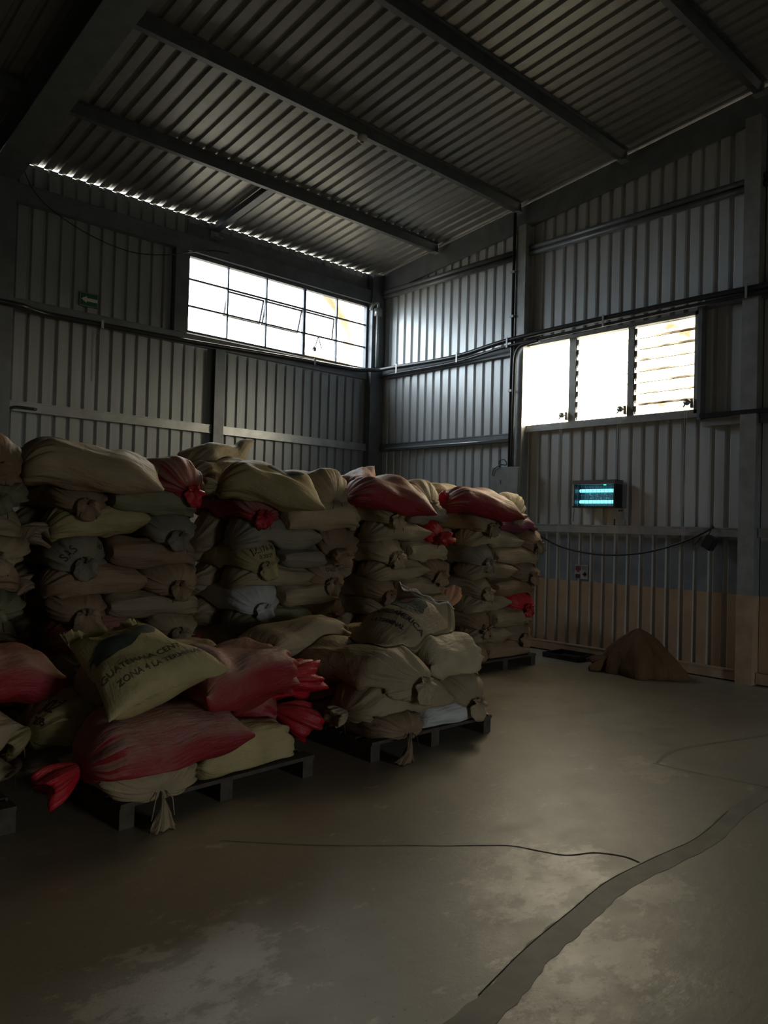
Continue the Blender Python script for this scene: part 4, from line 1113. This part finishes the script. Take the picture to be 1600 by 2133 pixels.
# ---- loft for the two special sacks
def loft(st, nv=44, k=8):
    # st: list of (centre, A, B, exponent)
    cols = [smooth_path([s[q] for s in st], k) for q in range(3)]
    ex = np.interp(np.linspace(0, len(st)-1, len(cols[0])), range(len(st)), [s[3] for s in st])
    th = np.arange(nv)*2*PI/nv
    V = []
    for c, A, B, e in zip(*cols, ex):
        c, A, B = map(np.array, (c, A, B))
        x, y = sgnpow(np.cos(th), 2/e), sgnpow(np.sin(th), 2/e)
        V.append(c + np.outer(x, A) + np.outer(y, B))
    return np.array(V)
def v3(*a): return np.array(a, float)
def quad_sack(TL, TR, BR, BL, thick, rnd, label, color, open_end=True):
    # pillow between four corner points; TL-TR mouth, BL-BR sewn seam
    TL, TR, BR, BL = map(lambda p: np.array(p, float), (TL, TR, BR, BL))
    nrm = np.cross(BR-BL, TL-BL); nrm /= np.linalg.norm(nrm)
    nu, nv = NU, NV
    th = np.arange(nv)*2*PI/nv
    V = np.empty((nu, nv, 3)); ts = np.linspace(0, 1, nu)
    ph = [rnd.uniform(0, 6.28) for _ in range(8)]
    for i, t in enumerate(ts):
        l = BL + (TL-BL)*t; r = BR + (TR-BR)*t
        c = (l+r)/2; A = (r-l)/2
        prof = (max(1-abs(2*t-1)**2.6, 0))**.55
        b_ = thick*(.03 + prof)
        x = np.cos(th); yy = np.sin(th)
        edge = (1-np.abs(x)**3.0)**.7
        y = np.sign(yy)*edge*b_
        pin = 1 - .10*math.sin(PI*t)**1.0
        # pinched corners: middle of the end edges is drawn in
        dr = (.05*(1-x*x))*(((1-t)**6) - (t**6))
        lum = .007*(np.sin(6*t+ph[0]+2*x)+np.sin(11*t+ph[1]-3*x)+.8*np.sin(4*x+17*t+ph[2]))*prof
        crk = .012*np.cos(9*x+ph[3])*max(0, (t-.8)/.2)*(np.where(yy >= 0, 1, -1)) if open_end else 0
        axis = (TL+TR-BL-BR)/2; axis = axis/np.linalg.norm(axis)
        for kx in range(3):
            V[i, :, kx] = c[kx] + A[kx]*x*pin + nrm[kx]*(y+lum+crk) + axis[kx]*dr
    return V.reshape(-1, 3), ts

# printed pillow sack
rnd = random.Random(7)
V, ts = quad_sack((-6.70, -5.02, .85), (-6.28, -5.06, .915), (-6.04, -5.63, .75), (-6.72, -5.64, .56), .14, rnd, '', 'yellow')
V = settle(V, NU, NV, .05)
pillow = obj('woven_sack', V, BASEF, SM['yellow'], None, True, uv_grid(NU, NV, ts, .7, 1.0))
register(V, BASEF)
tag(pillow, 'yellowish pillow sack printed with faded lettering, lying on top of the front pile', 'sack')
PIL = PLACED[-1]
pv = V.reshape(NU, NV, 3)
# crumpled lip along the mouth
lip = []; P0 = pv[-1]
for j in range(0, NV//2+1): lip.append(P0[j])
lv, lf = [], []
for j, p in enumerate(lip):
    for s in range(4):
        lv.append(p + v3(-.004, .030, .012)*s + v3(.006*math.sin(j*1.3+s), .006*math.sin(j*2.1), .010*math.sin(j*1.9+1.5*s)+.006*s))
lf = [(j*4+s, j*4+s+1, (j+1)*4+s+1, (j+1)*4+s) for j in range(len(lip)-1) for s in range(3)]
obj('mouth_lip', lv, lf, SM['yellow'], pillow, True)

# open sack standing on the right-hand pile
def ring(c, a, b_, e=2.6): return (c, a, b_, e)
st = [
    (v3(-4.655, -5.165, .65), v3(-.055, -.265, -.05), v3(.004, .0, .010), 2.0),
    (v3(-4.57, -5.16, .68), v3(-.05, -.27, -.05), v3(-.02, .01, .075), 2.3),
    (v3(-4.38, -5.14, .735), v3(-.02, -.27, -.05), v3(-.05, .03, .13), 2.6),
    (v3(-4.16, -5.12, .77), v3(.0, -.255, -.04), v3(-.07, .03, .16), 2.8),
    (v3(-4.02, -5.10, .82), v3(.02, -.235, -.03), v3(-.11, .03, .165), 2.8),
    (v3(-3.955, -5.07, .915), v3(.02, -.215, -.035), v3(-.155, .03, .12), 2.6),
    (v3(-3.94, -5.05, .995), v3(.01, -.21, -.05), v3(-.175, .02, .06), 2.4),
]
G = loft(st)
nu, nv = G.shape[:2]
th = np.arange(nv)*2*PI/nv
for i in range(nu):
    t = i/(nu-1)
    wob = max(0, (t-.72)/.28)
    G[i] += np.outer(np.cos(5*th+1)*.014*wob + np.cos(9*th)*.010*wob, v3(.3, 0, 1))
    G[i] += np.outer(np.sin(3*th+7*t)*.006, v3(0, .3, 1))
V = settle(G.reshape(-1, 3), nu, nv, .05)
F = [(i*nv+j, i*nv+(j+1) % nv, (i+1)*nv+(j+1) % nv, (i+1)*nv+j) for i in range(nu-1) for j in range(nv)] + [tuple(range(nv))[::-1]]
rim = V[(nu-1)*nv:]
inn = []
for k, (sh, dp) in enumerate(((.97, .0), (.86, .06), (.7, .12))):
    c = rim.mean(0); inn.append(c + (rim-c)*sh - v3(.25, 0, .8)*dp)
base = len(V)
Vall = np.vstack([V] + inn)
def rid(k, j): return (nu-1)*nv+j % nv if k == 0 else base+(k-1)*nv+j % nv
for k in range(3): F += [(rid(k, j), rid(k, j+1), rid(k+1, j+1), rid(k+1, j)) for j in range(nv)]
opensack = obj('woven_sack', Vall, F, SM['tan'], None, True, [(i/nu*.8, j/nv) for i in range(nu+3) for j in range(nv)])
register(V, [f for f in F if max(f) < base] + [tuple((nu-1)*nv+j for j in range(nv))])
OPN = PLACED[-1]
tag(opensack, 'open tan sack with crumpled mouth and green print on top of the right low pile', 'sack')
bag = [rid(3, j) for j in range(nv)]
obj('grain', [Vall[i] for i in bag] + [Vall[bag].mean(0) + v3(.02, 0, .02)], [(j, (j+1) % nv, nv) for j in range(nv)], SM['brown'], opensack, True)
# pale hem threads round the mouth
hem = MB(); rr = [tuple(p + v3(.003, 0, .003)) for p in rim[::1]] + [tuple(rim[0] + v3(.003, 0, .003))]
hem.tube(rr, .0055, 5, cap=False)
hem.build('mouth_hem', SM['white'], opensack, True)
thr = MB()
for a, b_, s in ((14, 3, .3), (16, 30, .2), (9, 40, .25)):
    p, q = Vector(rim[a]), Vector(rim[b_ % nv]); mid = (p+q)/2 + Vector((-.18*s, -.25*s, -.1*s+.02))
    thr.tube(smooth_path([tuple(p), tuple(mid), tuple(q)], 6), .0025, 4)
thr.build('loose_thread', SM['white'], opensack)

# ------------------------------------------------------------------ print on sacks
def decal(parent, V2, F2, body, origin, right, up, direction, mat, name, lift=.0035):
    right, up, direction = Vector(right).normalized(), Vector(up).normalized(), Vector(direction).normalized()
    out = []; ok = []
    for x, y in V2:
        o_ = Vector(origin) + right*x + up*y - direction*.6
        loc, nrm, k, dd = body[0].ray_cast(o_, direction)
        ok.append(loc is not None)
        out.append(loc - direction*lift if loc is not None else Vector((0, 0, 0)))
    F2 = [f for f in F2 if all(ok[i] for i in f)]
    used = sorted({i for f in F2 for i in f}); mp = {i: n for n, i in enumerate(used)}
    if F2: return obj(name, [out[i] for i in used], [tuple(mp[i] for i in f) for f in F2], mat, parent)
def text2d(s, size, shear=0.0):
    cu = bpy.data.curves.new('lettering', 'FONT'); cu.body = s; cu.size = size; cu.align_x = 'CENTER'; cu.resolution_u = 3; cu.offset = size*.012
    o_ = bpy.data.objects.new('lettering', cu); col.objects.link(o_)
    dg = bpy.context.evaluated_depsgraph_get()
    me = bpy.data.meshes.new_from_object(o_.evaluated_get(dg))
    V2 = [(v.co.x + shear*v.co.y, v.co.y) for v in me.vertices]; F2 = [tuple(p.vertices) for p in me.polygons]
    bpy.data.objects.remove(o_); bpy.data.curves.remove(cu); bpy.data.meshes.remove(me)
    return V2, F2
def blob2d(rx, ry, n=26, rings=5, wob=.18, seed=1):
    r_ = random.Random(seed); ph = [r_.uniform(0, 6) for _ in range(3)]
    V2 = [(0, 0)]; F2 = []
    for k in range(1, rings+1):
        for j in range(n):
            a = 2*PI*j/n; q = k/rings*(1+wob*(.5*math.sin(2*a+ph[0])+.4*math.sin(3*a+ph[1])+.3*math.sin(7*a+ph[2])))
            V2.append((rx*q*math.cos(a), ry*q*math.sin(a)))
    F2 += [(0, 1+j, 1+(j+1) % n) for j in range(n)]
    for k in range(rings-1):
        F2 += [(1+k*n+j, 1+(k+1)*n+j, 1+(k+1)*n+(j+1) % n, 1+k*n+(j+1) % n) for j in range(n)]
    return V2, F2
def body_of(o):
    me = o.data
    return (BVHTree.FromPolygons([v.co.copy() for v in me.vertices], [tuple(p.vertices) for p in me.polygons]),)
# pillow: baseline runs parallel to the sewn seam
r_ = Vector((.69, .01, .195)).normalized(); up_ = Vector((.16, .60, .23)); nrm = r_.cross(up_).normalized(); up_ = nrm.cross(r_)
cen = Vector((-6.42, -5.42, .76))
for txt, off, sz in (('GUATEMALA CENT', -.05, .052), ('ZONA 4 LA TERMINAL', -.125, .048)):
    V2, F2 = text2d(txt, sz)
    decal(pillow, V2, F2, body_of(pillow), cen + r_*(-.05 if off > -.1 else .02) + up_*off, r_, up_, -nrm, M_INKF, 'printed_lettering')
V2, F2 = blob2d(.15, .075, seed=3); decal(pillow, V2, F2, body_of(pillow), cen - r_*.13 + up_*.14, r_, up_, -nrm, M_INKG, 'printed_picture')
V2, F2 = blob2d(.06, .05, seed=8); decal(pillow, V2, F2, body_of(pillow), cen + r_*.08 + up_*.17, r_, up_, -nrm, M_INKG, 'printed_picture')
# open sack: baseline runs parallel to its sewn seam
r_ = Vector((.10, -.53, -.10)).normalized(); up_ = Vector((.75, .1, .3)); nrm = r_.cross(up_).normalized(); up_ = nrm.cross(r_)
cen = Vector((-4.36, -5.13, .87))
for txt, off, sz in (('CENTROAMERICA', -.04, .062), ('LA TERMINAL', -.125, .05)):
    V2, F2 = text2d(txt, sz)
    decal(opensack, V2, F2, body_of(opensack), cen + up_*off + r_*.03, r_, up_, -nrm, M_INK, 'printed_lettering')
V2, F2 = blob2d(.17, .11, seed=5); decal(opensack, V2, F2, body_of(opensack), cen + up_*.17 + r_*.02, r_, up_, -nrm, M_INKG, 'printed_picture')
V2, F2 = blob2d(.06, .05, seed=6); decal(opensack, V2, F2, body_of(opensack), cen + up_*.19 - r_*.01, r_, up_, -nrm, M_INKR, 'printed_picture', .006)
V2, F2 = blob2d(.16, .05, seed=9); decal(printed, V2, F2, body_of(printed), Vector((-4.62, -4.0, 1.94)), (.9, -.3, 0), (0, .5, .8), (0, .75, -.6), M_INKG, 'printed_picture')
def find(lbl): return next(o for o in col.objects if o.get('label') == lbl)
def letters(lbl, items, inv=False):
    o = find(lbl); bd = body_of(o)
    for txt, x, z, sz, ang in items:
        V2, F2 = text2d(txt, sz)
        ca, sa = math.cos(ang), math.sin(ang)
        decal(o, V2, F2, bd, (x, -4.3, z), (ca, 0, sa), (-sa, .0, ca), (0, 1, -.02), M_INK, 'stencilled_lettering')
letters(name_it('B', 3, 'E', 'yellow', 'lettered'), [('JZ.176', -4.82, 1.31, .06, .25), ('20', -4.71, 1.335, .05, -.2), ('0.30/29', -4.78, 1.265, .045, .15)])
letters(name_it('A', 3, 'E', 'grey', 'lettered'), [('SAS', -6.33, 1.29, .075, .8), ('20', -6.13, 1.34, .05, -.5)])
o_ = find('dark-lettered sack with knotted end to the left, under the printed pillow sack'); bd_ = body_of(o_)
for txt, y_, z_, sz in (('JO2', -5.0, .49, .07), ('208', -4.98, .42, .06)):
    V2, F2 = text2d(txt, sz)
    decal(o_, V2, F2, bd_, (-6.9, y_, z_), (.3, -1, 0), (0, 0, 1), (1, .3, 0), M_INK, 'stencilled_lettering')
letters(name_it('B', 4, 'E', 'brown'), [('ZITRO', -4.08, 1.17, .045, PI)])

# ------------------------------------------------------------------ things on the floor by the wall
tr = empty('black_tray', (-.33, -3.98, 0))
MB().box(-.52, -.12, -4.22, -3.74, .002, .012).build('base', M_BLACK, tr)
MB().box(-.52, -.505, -4.22, -3.74, .012, .06).box(-.135, -.12, -4.22, -3.74, .012, .06).box(-.505, -.135, -4.22, -4.205, .012, .06).box(-.505, -.135, -3.755, -3.74, .012, .06).build('rim', M_BLACK, tr)
tag(tr, 'flat black tray on the floor against the painted wall', 'tray')

# crumpled empty jute sack: a slumped cone of cloth
rnd = random.Random(21)
nu, nv = 22, 56
th = np.arange(nv)*2*PI/nv
V = np.empty((nu, nv, 3))
ph = [rnd.uniform(0, 6.28) for _ in range(8)]
for i in range(nu):
    t = i/(nu-1)
    r = (1-t)**.8*.40 + .035*math.sin(PI*t) + .012
    fold = 1 + .11*np.cos(5*th+ph[0]+2*t)*(1-.3*t) + .07*np.cos(8*th+ph[1]-3*t) + .05*np.cos(13*th+ph[2]+4*t)
    if t < .12: fold = fold*(1.0+.06*np.cos(4*th))
    z = .03 + .46*t**.85 + .02*np.cos(3*th+ph[3])*math.sin(PI*t)
    V[i, :, 0] = -.53 + .9*r*np.cos(th)*fold*.82 + .03*t
    V[i, :, 1] = -5.03 + 1.05*r*np.sin(th)*fold + .04*t
    V[i, :, 2] = np.maximum(z*(1 if t > .02 else .12), .004)
V = V.reshape(-1, 3); V[:, 0] = np.minimum(V[:, 0], -.085)
F = [(i*nv+j, i*nv+(j+1) % nv, (i+1)*nv+(j+1) % nv, (i+1)*nv+j) for i in range(nu-1) for j in range(nv)] + [tuple(range(nv))[::-1], tuple((nu-1)*nv+j for j in range(nv))]
heap = obj('empty_jute_sack', V, F, SM['jute'], None, True, [(i/nu, j/nv*2) for i in range(nu) for j in range(nv)])
tag(heap, 'slumped empty brown jute sack heaped on the floor beside the wall', 'sack')
TV, TF, tuv = tuft_mesh((-.66, -4.72, .13), (-.35, .9, -.45), 'stick', rnd, 1.7, .05)
TV[:, 2] = np.maximum(TV[:, 2], .004)
obj('sack_mouth', TV, TF, SM['jute'], heap, True, tuv)
